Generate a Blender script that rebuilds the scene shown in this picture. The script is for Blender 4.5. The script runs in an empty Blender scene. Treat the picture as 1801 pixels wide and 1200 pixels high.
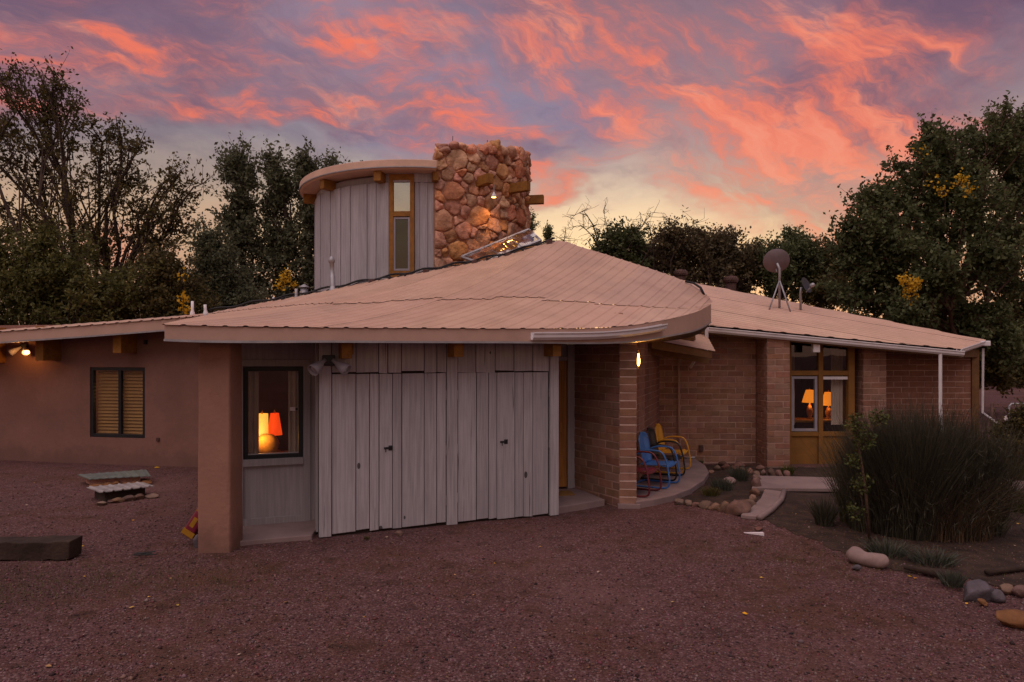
import bpy, bmesh, math, random
import numpy as np
from mathutils import Vector, Matrix, noise

random.seed(7)
RNG = np.random.default_rng(7)
SC = bpy.context.scene
COL = SC.collection
R = math.radians

# ------------------------------------------------------------------ camera
F, CX, HY, CZ = 1200.0, 900.5, 625.0, 2.14      # focal length, principal column, horizon row (photo px), eye height (m)
cam_d = bpy.data.cameras.new('camera')
cam_d.sensor_width = 36.0
cam_d.lens = 36.0 * F / 1801.0
cam_d.shift_y = (HY - 600.0) / 1801.0
cam_d.clip_start = 0.05
cam_d.clip_end = 3000
cam = bpy.data.objects.new('camera', cam_d)
cam.location = (0, 0, CZ)
cam.rotation_euler = (R(90), 0, 0)
COL.objects.link(cam)
SC.camera = cam

def W(px, py, Y):
    return Vector(((px - CX) * Y / F, Y, CZ - (py - HY) * Y / F))
def G(px, py, z=0.0):
    return W(px, py, (CZ - z) * F / (py - HY))

# ------------------------------------------------------------------ node helper
class NT:
    def __init__(s, tree):
        s.t = tree; s.n = tree.nodes; s.l = tree.links
    def put(s, sock, v):
        if v is None: return
        if hasattr(v, 'is_output') or isinstance(v, bpy.types.NodeSocket): s.l.new(v, sock)
        elif isinstance(v, (tuple, list)):
            if sock.type == 'RGBA' and len(v) == 3: v = (*v, 1)
            sock.default_value = v
        else: sock.default_value = v
    def node(s, typ, props=None, **ins):
        nd = s.n.new(typ)
        for k, v in (props or {}).items(): setattr(nd, k, v)
        for k, v in ins.items():
            key = k.replace('_', ' ')
            s.put(nd.inputs[key], v)
        return nd
    def m(s, op, a, b=None, c=None, clamp=False):
        nd = s.n.new('ShaderNodeMath'); nd.operation = op; nd.use_clamp = clamp
        for i, v in enumerate((a, b, c)):
            if v is not None: s.put(nd.inputs[i], v)
        return nd.outputs[0]
    def v(s, op, a, b=None, scale=None):
        nd = s.n.new('ShaderNodeVectorMath'); nd.operation = op
        s.put(nd.inputs[0], a)
        if b is not None: s.put(nd.inputs[1], b)
        if scale is not None: s.put(nd.inputs['Scale'], scale)
        return nd.outputs['Value'] if op in ('DOT_PRODUCT', 'LENGTH') else nd.outputs[0]
    def mix(s, fac, a, b, mode='MIX'):
        nd = s.n.new('ShaderNodeMix'); nd.data_type = 'RGBA'; nd.blend_type = mode; nd.clamp_factor = True
        s.put(nd.inputs[0], fac); s.put(nd.inputs[6], a); s.put(nd.inputs[7], b)
        return nd.outputs[2]
    def noise(s, vec, scale, detail=4, rough=0.55, dist=0.0):
        nd = s.n.new('ShaderNodeTexNoise')
        s.put(nd.inputs['Vector'], vec); nd.inputs['Scale'].default_value = scale
        nd.inputs['Detail'].default_value = detail; nd.inputs['Roughness'].default_value = rough
        nd.inputs['Distortion'].default_value = dist
        return nd.outputs['Fac']
    def voro(s, vec, scale, feature='F1', out='Distance'):
        nd = s.n.new('ShaderNodeTexVoronoi'); nd.feature = feature
        s.put(nd.inputs['Vector'], vec); nd.inputs['Scale'].default_value = scale
        return nd.outputs[out]
    def ss(s, x, lo, hi, a=0.0, b=1.0):
        nd = s.n.new('ShaderNodeMapRange'); nd.interpolation_type = 'SMOOTHSTEP'
        s.put(nd.inputs[0], x)
        for i, q in enumerate((lo, hi, a, b)): s.put(nd.inputs[i + 1], q)
        return nd.outputs[0]
    def ramp(s, x, stops):
        nd = s.n.new('ShaderNodeValToRGB'); e = nd.color_ramp.elements
        while len(e) < len(stops): e.new(0.5)
        for el, (p, c) in zip(e, stops):
            el.position = p; el.color = (*c, 1)
        s.put(nd.inputs[0], x)
        return nd.outputs[0]

# ------------------------------------------------------------------ sky (world), dusk with lit clouds
world = bpy.data.worlds.new('World'); SC.world = world; world.use_nodes = True
wt = NT(world.node_tree); wt.n.clear()
def sky():
    D = wt.n.new('ShaderNodeTexCoord').outputs['Generated']
    sep = wt.n.new('ShaderNodeSeparateXYZ'); wt.put(sep.inputs[0], D)
    x, y, z = sep.outputs
    zc = wt.m('MAXIMUM', z, 0.0)
    k = wt.m('DIVIDE', 1.0, wt.m('ADD', zc, 0.30))
    P = wt.v('SCALE', D, scale=k)                       # cloud layer in perspective
    wn = wt.node('ShaderNodeTexNoise', Vector=P, Scale=3.0, Detail=4.0, Roughness=0.6)
    wv = wt.v('SUBTRACT', wn.outputs['Color'], (0.5, 0.5, 0.5)); n0 = wn.outputs['Fac']
    Dw = wt.v('ADD', D, wt.v('SCALE', wv, scale=0.17))
    Df = wt.v('ADD', D, wt.v('SCALE', wv, scale=0.10))
    base = wt.ramp(zc, [(0.0, (0.92, 0.38, 0.16)), (0.09, (0.95, 0.53, 0.24)), (0.16, (0.82, 0.58, 0.31)),
                        (0.235, (0.54, 0.44, 0.33)), (0.30, (0.32, 0.285, 0.32)), (0.39, (0.165, 0.145, 0.25)), (0.47, (0.115, 0.10, 0.185)), (1.0, (0.15, 0.13, 0.20))])
    sd = Vector((0.16, 1, 0.13)).normalized()
    dt = wt.m('MAXIMUM', wt.v('DOT_PRODUCT', D, tuple(sd)), 0.0)
    low = wt.ss(zc, 0.0, 0.33, 1.0, 0.0)
    away = wt.ss(wt.m('POWER', dt, 6.0), 0.15, 0.92, 1.0, 0.0)
    base = wt.mix(wt.m('MULTIPLY', away, wt.m('MULTIPLY', low, 0.9)), base, (0.40, 0.235, 0.19))
    glow = wt.m('MULTIPLY', wt.m('POWER', dt, 20.0), 0.36)
    base = wt.mix(1.0, base, wt.v('SCALE', (1.0, 0.66, 0.36), scale=glow), 'ADD')
    def total(lst, start=0.0):
        """soft cloud bodies placed by direction: centre (photo px), half sizes, tilt, weight"""
        acc = start
        for px, py, a, b, rot, w in lst:
            c = (W(px, py, 1.0) - Vector((0, 0, CZ))).normalized()
            q = c.to_track_quat('Y', 'Z').to_matrix() @ Matrix.Rotation(R(-rot), 3, 'Y')
            mp = wt.node('ShaderNodeMapping', {'vector_type': 'TEXTURE'}, Vector=Dw, Location=tuple(c), Rotation=tuple(q.to_euler()), Scale=(2.6 * a / F, 0.75, 2.6 * b / F))
            g = wt.n.new('ShaderNodeTexGradient'); g.gradient_type = 'QUADRATIC_SPHERE'; wt.l.new(mp.outputs[0], g.inputs[0])
            acc = wt.m('MULTIPLY_ADD', g.outputs['Fac'], w * 1.35, acc)
        return acc
    def fibre(rot, sx, sz, off):
        mp = wt.node('ShaderNodeMapping', Vector=Df, Rotation=(0, R(rot), 0), Location=(off, off * 0.7, 0)).outputs[0]
        return wt.noise(wt.v('MULTIPLY', mp, (sx, 3.0, sz)), 1.0, 6, 0.66, 0.25)
    fA = fibre(-40, 3.2, 14.0, 2.9); fB = fibre(6, 3.0, 17.0, 5.1)
    nB = wt.noise(wt.v('ADD', P, (3.7, 1.9, 0)), 2.2, 6, 0.62, 0.3)
    # violet-grey cloud bodies
    vb = total([(60, 40, 400, 130, 0, 1.1), (1740, 40, 240, 120, 10, .9), (900, 40, 90, 45, 0, .8), (1570, 25, 110, 45, 20, .8), (1460, 180, 130, 45, -25, .55),
                (640, 224, 190, 14, 0, .8), (970, 236, 130, 20, 12, .6), (250, 180, 260, 50, 0, .4), (1000, 305, 90, 9, -5, .3), (1460, 388, 140, 9, 4, .35), (1110, 140, 60, 50, -40, .5)], 0.05)
    mv = wt.m('MULTIPLY', vb, wt.ss(nB, 0.32, 0.68, 0.25, 1.25), clamp=True)
    high = wt.ss(zc, 0.13, 0.27, 0.12, 1.0)
    col = wt.mix(wt.m('MULTIPLY', mv, wt.m('MULTIPLY', high, 0.9)), base, (0.105, 0.075, 0.145))
    # slate blue openings
    gb = total([(735, 130, 130, 110, 0, 1.2), (610, 175, 130, 35, 10, .5), (1020, 195, 90, 70, 0, 1.1), (230, 60, 150, 40, 0, .45), (560, 15, 90, 40, 0, .6), (1170, 325, 110, 22, 25, .2), (850, 90, 80, 70, 0, .6), (330, 30, 90, 30, 0, .3), (1400, 100, 50, 60, 0, .4)])
    col = wt.mix(wt.m('MULTIPLY', wt.m('MULTIPLY', gb, high), wt.ss(n0, 0.35, 0.65, 0.3, 1.0), clamp=True), col, (0.25, 0.25, 0.37))
    # lit rose and salmon cloud
    sA = total([(1300, 215, 230, 90, -36, 1.5), (1190, 110, 170, 80, -40, .8), (1400, 300, 130, 45, -38, 1.2), (1060, 70, 130, 60, -35, .65), (1500, 95, 130, 65, -20, .7),
                (1600, 180, 160, 50, -10, .55), (1230, 20, 180, 55, -30, .5), (1320, 350, 150, 20, -14, .3), (1430, 330, 80, 34, -38, .4), (1690, 120, 150, 60, 0, .35), (950, 120, 90, 40, -20, .4)], 0.04)
    sB = total([(470, 206, 280, 20, 3, .95), (800, 203, 170, 28, -4, 1.0), (620, 80, 140, 60, -25, .8), (430, 40, 200, 45, 8, .6), (200, 120, 170, 16, 6, .7), (300, 90, 220, 40, 4, .45),
                (955, 318, 60, 16, 8, .6), (700, 20, 120, 35, 0, .45), (560, 140, 160, 25, 10, .5), (250, 430, 340, 50, 0, .4), (1010, 272, 200, 14, 0, .5), (130, 60, 260, 60, 0, .2)], 0.05)
    fD = fibre(-15, 9.0, 24.0, 12.4)
    soft = lambda v, g: wt.m('SUBTRACT', 1.0, wt.m('EXPONENT', wt.m('MULTIPLY', v, -g)))
    mA = wt.m('MULTIPLY', soft(sA, 2.6), wt.ss(fA, 0.30, 0.70, 0.22, 1.0)); mB = wt.m('MULTIPLY', soft(sB, 2.6), wt.ss(fB, 0.30, 0.70, 0.22, 1.0))
    ms = wt.m('MAXIMUM', mA, mB)
    ms = wt.m('MULTIPLY', ms, wt.ss(fD, 0.34, 0.62, 0.62, 1.05))
    col = wt.mix(wt.m('MULTIPLY', soft(wt.m('ADD', sA, sB), 1.2), wt.ss(zc, 0.12, 0.34, 0.05, 0.40)), col, wt.mix(low, (0.36, 0.175, 0.195), (0.62, 0.30, 0.21)))
    hot = wt.ss(wt.m('ADD', ms, wt.m('MULTIPLY', wt.m('SUBTRACT', fD, 0.5), 0.9)), 0.22, 1.0)
    scol = wt.mix(hot, (0.36, 0.165, 0.185), (0.92, 0.20, 0.115))
    scol = wt.mix(wt.m('MULTIPLY', low, 0.75), scol, wt.mix(hot, (0.62, 0.33, 0.24), (0.96, 0.29, 0.145)))
    scol = wt.mix(wt.m('MULTIPLY', wt.ss(fA, 0.50, 0.72), 0.55), scol, (0.95, 0.40, 0.27))
    scol = wt.mix(wt.m('MULTIPLY', wt.ss(fD, 0.52, 0.34), 0.60), scol, (0.50, 0.165, 0.17))
    col = wt.mix(wt.ss(ms, 0.02, 1.0, 0.0, 0.92), col, scol)
    col = wt.mix(wt.m('MULTIPLY', wt.ss(fB, 0.48, 0.72), wt.m('MULTIPLY', low, 0.42)), col, (0.74, 0.36, 0.22))
    col = wt.mix(wt.m('MULTIPLY', wt.ss(fD, 0.5, 0.30), wt.m('MULTIPLY', high, 0.25)), col, (0.13, 0.10, 0.17))
    below = wt.ss(z, -0.03, 0.0)
    col = wt.mix(below, (0.05, 0.03, 0.03), col)
    bg = wt.node('ShaderNodeBackground', Color=col, Strength=1.0)
    out = wt.n.new('ShaderNodeOutputWorld')
    wt.l.new(bg.outputs[0], out.inputs[0])
    world.cycles.sampling_method = 'MANUAL'; world.cycles.sample_map_resolution = 256
sky()

# the soft after-glow light from the open sky behind and above the viewer
sun_d = bpy.data.lights.new('sun', 'SUN')
sun_d.energy = 2.1; sun_d.angle = R(80); sun_d.color = (1.0, 0.82, 0.755)
sun = bpy.data.objects.new('sun', sun_d); COL.objects.link(sun)
sun.rotation_euler = Vector((0.22, 0.42, -1.05)).to_track_quat('-Z', 'Y').to_euler()
sun.location = (-4, -6, 14)

vs = SC.view_settings
SC.display_settings.display_device = 'sRGB'
vs.view_transform = 'Standard'; vs.look = 'None'; vs.exposure = 0.0; vs.gamma = 1.0; vs.use_curve_mapping = False
SC.render.engine = 'CYCLES'
SC.cycles.use_denoising = True
SC.cycles.max_bounces = 6; SC.cycles.transparent_max_bounces = 12
SC.cycles.sample_clamp_indirect = 4.0

# ------------------------------------------------------------------ materials
MATS = {}
def newmat(name):
    m = bpy.data.materials.new(name); m.use_nodes = True
    t = NT(m.node_tree); t.n.clear()
    MATS[name] = m
    return m, t
def finish(t, color, rough=0.7, metallic=0.0, bump=None, bstr=0.3, bdist=0.01, spec=0.3, emis=None, estr=0.0, sub=None):
    b = t.n.new('ShaderNodeBsdfPrincipled')
    t.put(b.inputs['Base Color'], color); t.put(b.inputs['Roughness'], rough); t.put(b.inputs['Metallic'], metallic)
    b.inputs['Specular IOR Level'].default_value = spec
    if emis is not None:
        t.put(b.inputs['Emission Color'], emis); t.put(b.inputs['Emission Strength'], estr)
    if bump is not None:
        bn = t.n.new('ShaderNodeBump'); bn.inputs['Strength'].default_value = bstr; bn.inputs['Distance'].default_value = bdist
        t.put(bn.inputs['Height'], bump); t.l.new(bn.outputs[0], b.inputs['Normal'])
    o = t.n.new('ShaderNodeOutputMaterial'); t.l.new(b.outputs[0], o.inputs[0])
    return b
def pos(t): return t.n.new('ShaderNodeNewGeometry').outputs['Position']
def mul(c, k): return tuple(min(1.0, v * k) for v in c)
def plain(name, c, rough=0.7, metallic=0.0, var=0.25, scale=6.0, bump=0.15, bscale=60, bdist=0.004, objvar=0.0, spec=0.3, stain=0.0, stainc=(0.05, 0.03, 0.02), island=0.0, splash=0):
    m, t = newmat(name)
    p = pos(t)
    n1 = t.noise(p, scale, 6); n2 = t.noise(p, bscale, 4)
    f = t.ss(n1, 0.25, 0.75)
    col = t.mix(f, mul(c, 1 - var), mul(c, 1 + var))
    col = t.mix(t.m('MULTIPLY', t.ss(n2, 0.35, 0.7), var * 0.8), col, mul(c, 0.55))
    if stain:
        n3 = t.noise(p, scale * 0.35, 7, 0.7)
        col = t.mix(t.m('MULTIPLY', t.ss(n3, 0.5, 0.75), stain), col, stainc)
    if splash:
        zs = t.n.new('ShaderNodeSeparateXYZ'); t.put(zs.inputs[0], p)
        sn = t.noise(p, 4.5, 6, 0.65)
        col = t.mix(t.m('MULTIPLY', t.ss(t.m('SUBTRACT', t.m('MULTIPLY', sn, 0.75), zs.outputs[2]), -0.05, 0.38), 0.55), col, (0.13, 0.072, 0.062))
        hc = t.noise(p, 1.1, 8, 0.75, 1.5)
        col = t.mix(t.m('MULTIPLY', t.m('LESS_THAN', t.m('ABSOLUTE', t.m('SUBTRACT', hc, 0.5)), 0.0022), 0.35), col, (0.09, 0.05, 0.045))
    if objvar or island:
        rnd = t.n.new('ShaderNodeObjectInfo').outputs['Random'] if objvar else t.n.new('ShaderNodeNewGeometry').outputs['Random Per Island']
        amt = objvar or island
        hsv = t.n.new('ShaderNodeHueSaturation')
        t.put(hsv.inputs['Color'], col)
        t.put(hsv.inputs['Value'], t.m('ADD', 1 - amt, t.m('MULTIPLY', rnd, 2 * amt)))
        r2 = t.m('FRACT', t.m('MULTIPLY', rnd, 17.3))
        t.put(hsv.inputs['Hue'], t.m('ADD', 0.5 - amt * 0.05, t.m('MULTIPLY', r2, amt * 0.1)))
        t.put(hsv.inputs['Saturation'], t.m('ADD', 1 - amt * 0.5, t.m('MULTIPLY', t.m('FRACT', t.m('MULTIPLY', rnd, 7.7)), amt)))
        col = hsv.outputs[0]
    r = t.m('ADD', rough - 0.08, t.m('MULTIPLY', n1, 0.16))
    finish(t, col, r, metallic, n2 if bump else None, bump, bdist, spec)
    return m
def woodmat(name, c, rough=0.75, grain=(38, 38, 1.6), objvar=0.12, knots=True, var=0.35, wear=0.25):
    m, t = newmat(name)
    p = pos(t)
    rnd = t.n.new('ShaderNodeObjectInfo').outputs['Random']
    p2 = t.v('ADD', p, t.v('SCALE', (11.0, 7.0, 23.0), scale=rnd))
    mp = t.node('ShaderNodeMapping', Vector=p2, Scale=grain).outputs[0]
    g = t.noise(mp, 1.0, 6, 0.6, 0.4)
    lo = t.noise(p2, 1.3, 5, 0.6)
    col = t.mix(t.ss(g, 0.3, 0.72), mul(c, 1 - var), mul(c, 1 + var * 0.5))
    col = t.mix(t.m('MULTIPLY', t.ss(lo, 0.45, 0.75), wear), col, mul(c, 0.55))
    zz = t.n.new('ShaderNodeSeparateXYZ'); t.put(zz.inputs[0], p)
    if knots:
        kp = t.node('ShaderNodeMapping', Vector=p2, Scale=(5.0, 5.0, 2.6)).outputs[0]
        kd = t.voro(kp, 1.0); kc = t.voro(kp, 1.0, out='Color')
        ks = t.n.new('ShaderNodeSeparateColor'); t.put(ks.inputs[0], kc)
        kr = t.m('MULTIPLY', t.ss(ks.outputs[0], 0.50, 1.0), 0.13)
        kn = t.m('LESS_THAN', kd, kr)
        col = t.mix(t.m('MULTIPLY', kn, 0.85), col, (0.02, 0.015, 0.014))
        ck = t.noise(t.node('ShaderNodeMapping', Vector=p2, Scale=(26, 26, 0.9)).outputs[0], 1.0, 3, 0.5, 0.6)
        col = t.mix(t.m('MULTIPLY', t.ss(ck, 0.69, 0.72), 0.75), col, (0.05, 0.04, 0.04))
    hsv = t.n.new('ShaderNodeHueSaturation'); t.put(hsv.inputs['Color'], col)
    t.put(hsv.inputs['Value'], t.m('ADD', 1 - objvar, t.m('MULTIPLY', rnd, 2 * objvar)))
    finish(t, hsv.outputs[0], rough, 0, g, 0.35, 0.004, 0.25)
    return m
def leafmat(name, c, c2, var=0.5, trans=0.25):
    m, t = newmat(name)
    rnd = t.n.new('ShaderNodeNewGeometry').outputs['Random Per Island']
    lo = t.noise(pos(t), 0.55, 3)
    col = t.mix(t.ss(t.m('ADD', t.m('MULTIPLY', rnd, 0.5), t.m('MULTIPLY', lo, 0.5)), 0.3, 0.75), c, c2)
    col = t.mix(t.m('MULTIPLY', t.m('FRACT', t.m('MULTIPLY', rnd, 31.7)), var), col, mul(c, 0.35))
    d = t.node('ShaderNodeBsdfPrincipled', Base_Color=col, Roughness=0.6)
    d.inputs['Specular IOR Level'].default_value = 0.25
    tr = t.node('ShaderNodeBsdfTranslucent', Color=col)
    mx = t.n.new('ShaderNodeMixShader'); mx.inputs[0].default_value = trans
    t.l.new(d.outputs[0], mx.inputs[1]); t.l.new(tr.outputs[0], mx.inputs[2])
    o = t.n.new('ShaderNodeOutputMaterial'); t.l.new(mx.outputs[0], o.inputs[0])
    return m
def glassmat(name, tint=(1, 1, 1), refl=1.0, rough=0.01):
    m, t = newmat(name)
    lw = t.n.new('ShaderNodeLayerWeight'); lw.inputs[0].default_value = 0.5
    fr = t.m('ADD', 0.04, t.m('MULTIPLY', t.m('POWER', lw.outputs['Facing'], 5.0), 0.96))
    wob = t.n.new('ShaderNodeBump'); wob.inputs['Strength'].default_value = 0.03; wob.inputs['Distance'].default_value = 0.05
    t.put(wob.inputs['Height'], t.noise(pos(t), 2.0, 2))
    tr = t.node('ShaderNodeBsdfTransparent', Color=tint)
    gl = t.node('ShaderNodeBsdfGlossy', Color=(1, 1, 1), Roughness=rough)
    t.l.new(wob.outputs[0], gl.inputs['Normal'])
    mx = t.n.new('ShaderNodeMixShader')
    t.put(mx.inputs[0], t.m('MULTIPLY', fr, refl, clamp=True))
    t.l.new(tr.outputs[0], mx.inputs[1]); t.l.new(gl.outputs[0], mx.inputs[2])
    o = t.n.new('ShaderNodeOutputMaterial'); t.l.new(mx.outputs[0], o.inputs[0])
    return m
def emitmat(name, c, s, base=(0.6, 0.5, 0.4)):
    m, t = newmat(name)
    n = t.noise(pos(t), 30, 3)
    finish(t, base, 0.6, emis=c, estr=t.m('MULTIPLY', t.m('ADD', 0.75, t.m('MULTIPLY', n, 0.5)), s))
    return m

def gravelmat():
    m, t = newmat('gravel')
    p = pos(t)
    cell = t.voro(p, 55, out='Color'); cs = t.n.new('ShaderNodeSeparateColor'); t.put(cs.inputs[0], cell)
    dist = t.voro(p, 55)
    n1 = t.noise(p, 0.55, 6, 0.6); n2 = t.noise(p, 3.5, 6, 0.65); n3 = t.noise(p, 150, 3)
    c = t.mix(cs.outputs[0], (0.080, 0.034, 0.034), (0.180, 0.085, 0.084))
    c = t.mix(t.m('MULTIPLY', t.ss(cs.outputs[1], 0.8, 1.0), 0.7), c, (0.30, 0.19, 0.185))
    brown = t.m('MULTIPLY', t.ss(t.m('ADD', t.m('MULTIPLY', n1, 0.6), t.m('MULTIPLY', n2, 0.4)), 0.47, 0.62), 0.75)
    c = t.mix(brown, c, t.mix(n3, (0.066, 0.026, 0.013), (0.165, 0.072, 0.034)))
    c = t.mix(t.m('MULTIPLY', t.ss(n2, 0.52, 0.7), 0.6), c, (0.036, 0.019, 0.018))
    c = t.mix(t.m('MULTIPLY', t.ss(dist, 0.3, 0.75), 0.5), c, (0.04, 0.022, 0.02))
    n4 = t.noise(p, 0.23, 4, 0.6)
    c = t.mix(t.m('MULTIPLY', t.ss(n4, 0.50, 0.66), 0.42), c, (0.185, 0.095, 0.088))
    c = t.mix(t.m('MULTIPLY', t.ss(n4, 0.47, 0.33), 0.45), c, (0.050, 0.024, 0.019))
    h = t.m('ADD', t.m('MULTIPLY', dist, -1.0), t.m('MULTIPLY', n2, 0.8))
    finish(t, c, 0.92, 0, h, 0.8, 0.015, 0.15)
gravelmat()
plain('soil', (0.046, 0.025, 0.018), 0.95, var=0.5, scale=5, bump=0.7, bscale=40, bdist=0.02)
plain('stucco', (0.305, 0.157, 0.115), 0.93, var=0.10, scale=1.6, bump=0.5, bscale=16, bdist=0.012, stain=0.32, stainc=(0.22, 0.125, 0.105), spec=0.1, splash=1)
plain('stucco_wing_shaded', (0.235, 0.122, 0.098), 0.93, var=0.13, scale=1.3, bump=0.5, bscale=14, bdist=0.012, stain=0.5, stainc=(0.165, 0.098, 0.092), spec=0.1, splash=1)  # darker, greyer copy of stucco; the wing wall's shade is put into this colour
plain('roof_metal', (0.56, 0.345, 0.25), 0.42, var=0.09, scale=2.2, bump=0.25, bscale=7, bdist=0.012, stain=0.5, stainc=(0.40, 0.225, 0.155), spec=0.4, objvar=0.07)
plain('fascia_metal', (0.48, 0.30, 0.235), 0.6, var=0.07, scale=3, bump=0.03, bscale=20, stain=0.3, stainc=(0.36, 0.22, 0.18), spec=0.3)
plain('white_metal', (0.76, 0.70, 0.72), 0.45, var=0.07, scale=3, bump=0.02, stain=0.22, stainc=(0.32, 0.26, 0.25))
plain('galvanised', (0.34, 0.32, 0.34), 0.5, 0.5, var=0.15, scale=8, bump=0.03)
plain('dark_metal', (0.028, 0.026, 0.03), 0.5, 0.3, var=0.2, scale=8, bump=0.03)
plain('black_frame', (0.016, 0.016, 0.020), 0.45, 0, var=0.2, bump=0.02)
plain('rust_metal', (0.11, 0.058, 0.05), 0.7, 0.4, var=0.3, scale=9, bump=0.1)
plain('brick_adobe', (0.285, 0.152, 0.108), 0.95, var=0.16, scale=7, bump=0.7, bscale=60, bdist=0.006, objvar=0.19, spec=0.1, stain=0.4, stainc=(0.20, 0.105, 0.08))
plain('mortar', (0.42, 0.265, 0.215), 0.95, var=0.12, scale=8, bump=0.5, bscale=60, bdist=0.006, spec=0.1)
plain('mortar_pale', (0.60, 0.43, 0.37), 0.95, var=0.12, scale=8, bump=0.5, bscale=60, bdist=0.006, spec=0.1)
plain('mortar_stone', (0.50, 0.275, 0.195), 0.95, var=0.2, scale=5, bump=0.5, bscale=45, bdist=0.01, spec=0.1)
plain('stone_red', (0.56, 0.275, 0.17), 0.9, var=0.30, scale=5, bump=0.9, bscale=16, bdist=0.035, objvar=0.30, spec=0.15, stain=0.5, stainc=(0.26, 0.12, 0.08))
plain('rock', (0.185, 0.105, 0.082), 0.9, var=0.3, scale=7, bump=0.6, bscale=35, bdist=0.012, objvar=0.32, spec=0.15)
plain('rock_grey', (0.105, 0.085, 0.097), 0.9, var=0.25, scale=7, bump=0.5, bscale=35, bdist=0.012, spec=0.15)
plain('rock_orange', (0.21, 0.095, 0.042), 0.9, var=0.25, scale=7, bump=0.5, bscale=35, bdist=0.012, spec=0.15)
plain('rock_pale', (0.26, 0.175, 0.16), 0.9, var=0.15, scale=6, bump=0.3, bscale=35, bdist=0.008, spec=0.15)
plain('concrete', (0.245, 0.172, 0.165), 0.9, var=0.14, scale=3, bump=0.3, bscale=90, bdist=0.003, stain=0.35, stainc=(0.17, 0.115, 0.10), spec=0.15)
plain('yellow_paint', (0.23, 0.102, 0.022), 0.65, var=0.16, scale=4, bump=0.08, bscale=50, stain=0.15, stainc=(0.2, 0.09, 0.03))
plain('interior', (0.15, 0.085, 0.042), 0.9, var=0.2, scale=3, bump=0)
plain('dark_interior', (0.03, 0.02, 0.015), 0.9, var=0.2, scale=3, bump=0)
plain('curtain', (0.42, 0.34, 0.28), 0.9, var=0.1, scale=5, bump=0.2, bscale=200)
plain('blind', (0.30, 0.165, 0.052), 0.7, var=0.1, scale=5, bump=0)
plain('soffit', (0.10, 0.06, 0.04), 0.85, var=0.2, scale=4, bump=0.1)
plain('cable', (0.014, 0.012, 0.014), 0.6, var=0.2, bump=0)
plain('blue_paint', (0.045, 0.15, 0.42), 0.4, var=0.12, scale=20, bump=0.02, spec=0.5)
plain('black_paint', (0.018, 0.017, 0.02), 0.4, var=0.2, scale=20, bump=0.02, spec=0.5)
plain('chair_yellow', (0.62, 0.30, 0.028), 0.4, var=0.1, scale=20, bump=0.02, spec=0.5)
plain('red_paint', (0.13, 0.018, 0.025), 0.4, var=0.15, scale=20, bump=0.02, spec=0.5)
plain('bag_red', (0.17, 0.012, 0.034), 0.4, var=0.15, scale=12, bump=0.1, bscale=30, spec=0.5)
plain('bag_yellow', (0.36, 0.17, 0.012), 0.4, var=0.15, scale=12, bump=0.05, spec=0.5)
plain('bark', (0.060, 0.036, 0.027), 0.95, var=0.4, scale=6, bump=0.7, bscale=25, bdist=0.03)
plain('bark_red', (0.085, 0.046, 0.030), 0.95, var=0.35, scale=4, bump=0.7, bscale=18, bdist=0.03)
plain('old_timber', (0.042, 0.025, 0.019), 0.95, var=0.4, scale=4, bump=0.7, bscale=30, bdist=0.015)
plain('pebbles', (0.135, 0.066, 0.064), 0.92, var=0.2, scale=30, bump=0, island=0.8)
plain('dish_grey', (0.17, 0.125, 0.135), 0.6, var=0.15, scale=5, bump=0.02)
plain('dish_black', (0.045, 0.042, 0.05), 0.5, var=0.15, scale=5, bump=0.02)
plain('lid_green', (0.145, 0.165, 0.155), 0.5, 0.3, var=0.2, scale=5, bump=0.02)
plain('lid_grey', (0.34, 0.30, 0.30), 0.5, 0.3, var=0.2, scale=5, bump=0.02)
plain('leaf_yellow', (0.62, 0.33, 0.05), 0.7, var=0.2, scale=30, bump=0, objvar=0.35)
plain('leaf_pale', (0.50, 0.34, 0.24), 0.7, var=0.2, scale=30, bump=0, objvar=0.25)
plain('leaf_green_small', (0.10, 0.12, 0.04), 0.7, var=0.2, scale=30, bump=0)
plain('paper', (0.72, 0.62, 0.64), 0.8, var=0.05, bump=0)
plain('cushion', (0.55, 0.28, 0.07), 0.8, var=0.2, scale=18, bump=0.2)
plain('lamp_body', (0.45, 0.22, 0.06), 0.4, var=0.2, scale=18, bump=0.05)
plain('mat_brown', (0.26, 0.13, 0.04), 0.95, var=0.2, scale=18, bump=0.4)
plain('tower_sash', (0.30, 0.27, 0.31), 0.5, var=0.1, bump=0)
plain('flood_glass', (0.5, 0.5, 0.55), 0.15, 0.7, var=0.05, bump=0)
woodmat('plank_grey', (0.40, 0.355, 0.375), 0.8, objvar=0.09, wear=0.3, var=0.20)
woodmat('trim_grey', (0.34, 0.30, 0.31), 0.8, objvar=0.05, wear=0.2, knots=False, var=0.15)
woodmat('tower_board', (0.40, 0.36, 0.385), 0.8, objvar=0.10, wear=0.25, knots=False, var=0.2)
woodmat('beam_wood', (0.29, 0.125, 0.026), 0.7, grain=(10, 10, 10), knots=False, var=0.25)
woodmat('beam_dark', (0.17, 0.085, 0.035), 0.75, grain=(10, 10, 10), knots=False, var=0.25)
woodmat('door_wood', (0.36, 0.15, 0.035), 0.55, knots=False)
leafmat('leaf_dark', (0.08, 0.07, 0.026), (0.18, 0.13, 0.042), 0.35, 0.4)
leafmat('leaf_olive', (0.09, 0.092, 0.028), (0.19, 0.17, 0.048), 0.35, 0.35)
leafmat('leaf_poplar', (0.105, 0.11, 0.062), (0.2, 0.2, 0.11), 0.35, 0.4)
leafmat('leaf_cotton', (0.080, 0.094, 0.038), (0.17, 0.185, 0.075), 0.35, 0.4)
leafmat('leaf_thicket', (0.105, 0.082, 0.045), (0.21, 0.155, 0.078), 0.35, 0.4)
leafmat('leaf_gold', (0.60, 0.34, 0.015), (0.85, 0.50, 0.04), 0.3, 0.4)
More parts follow.
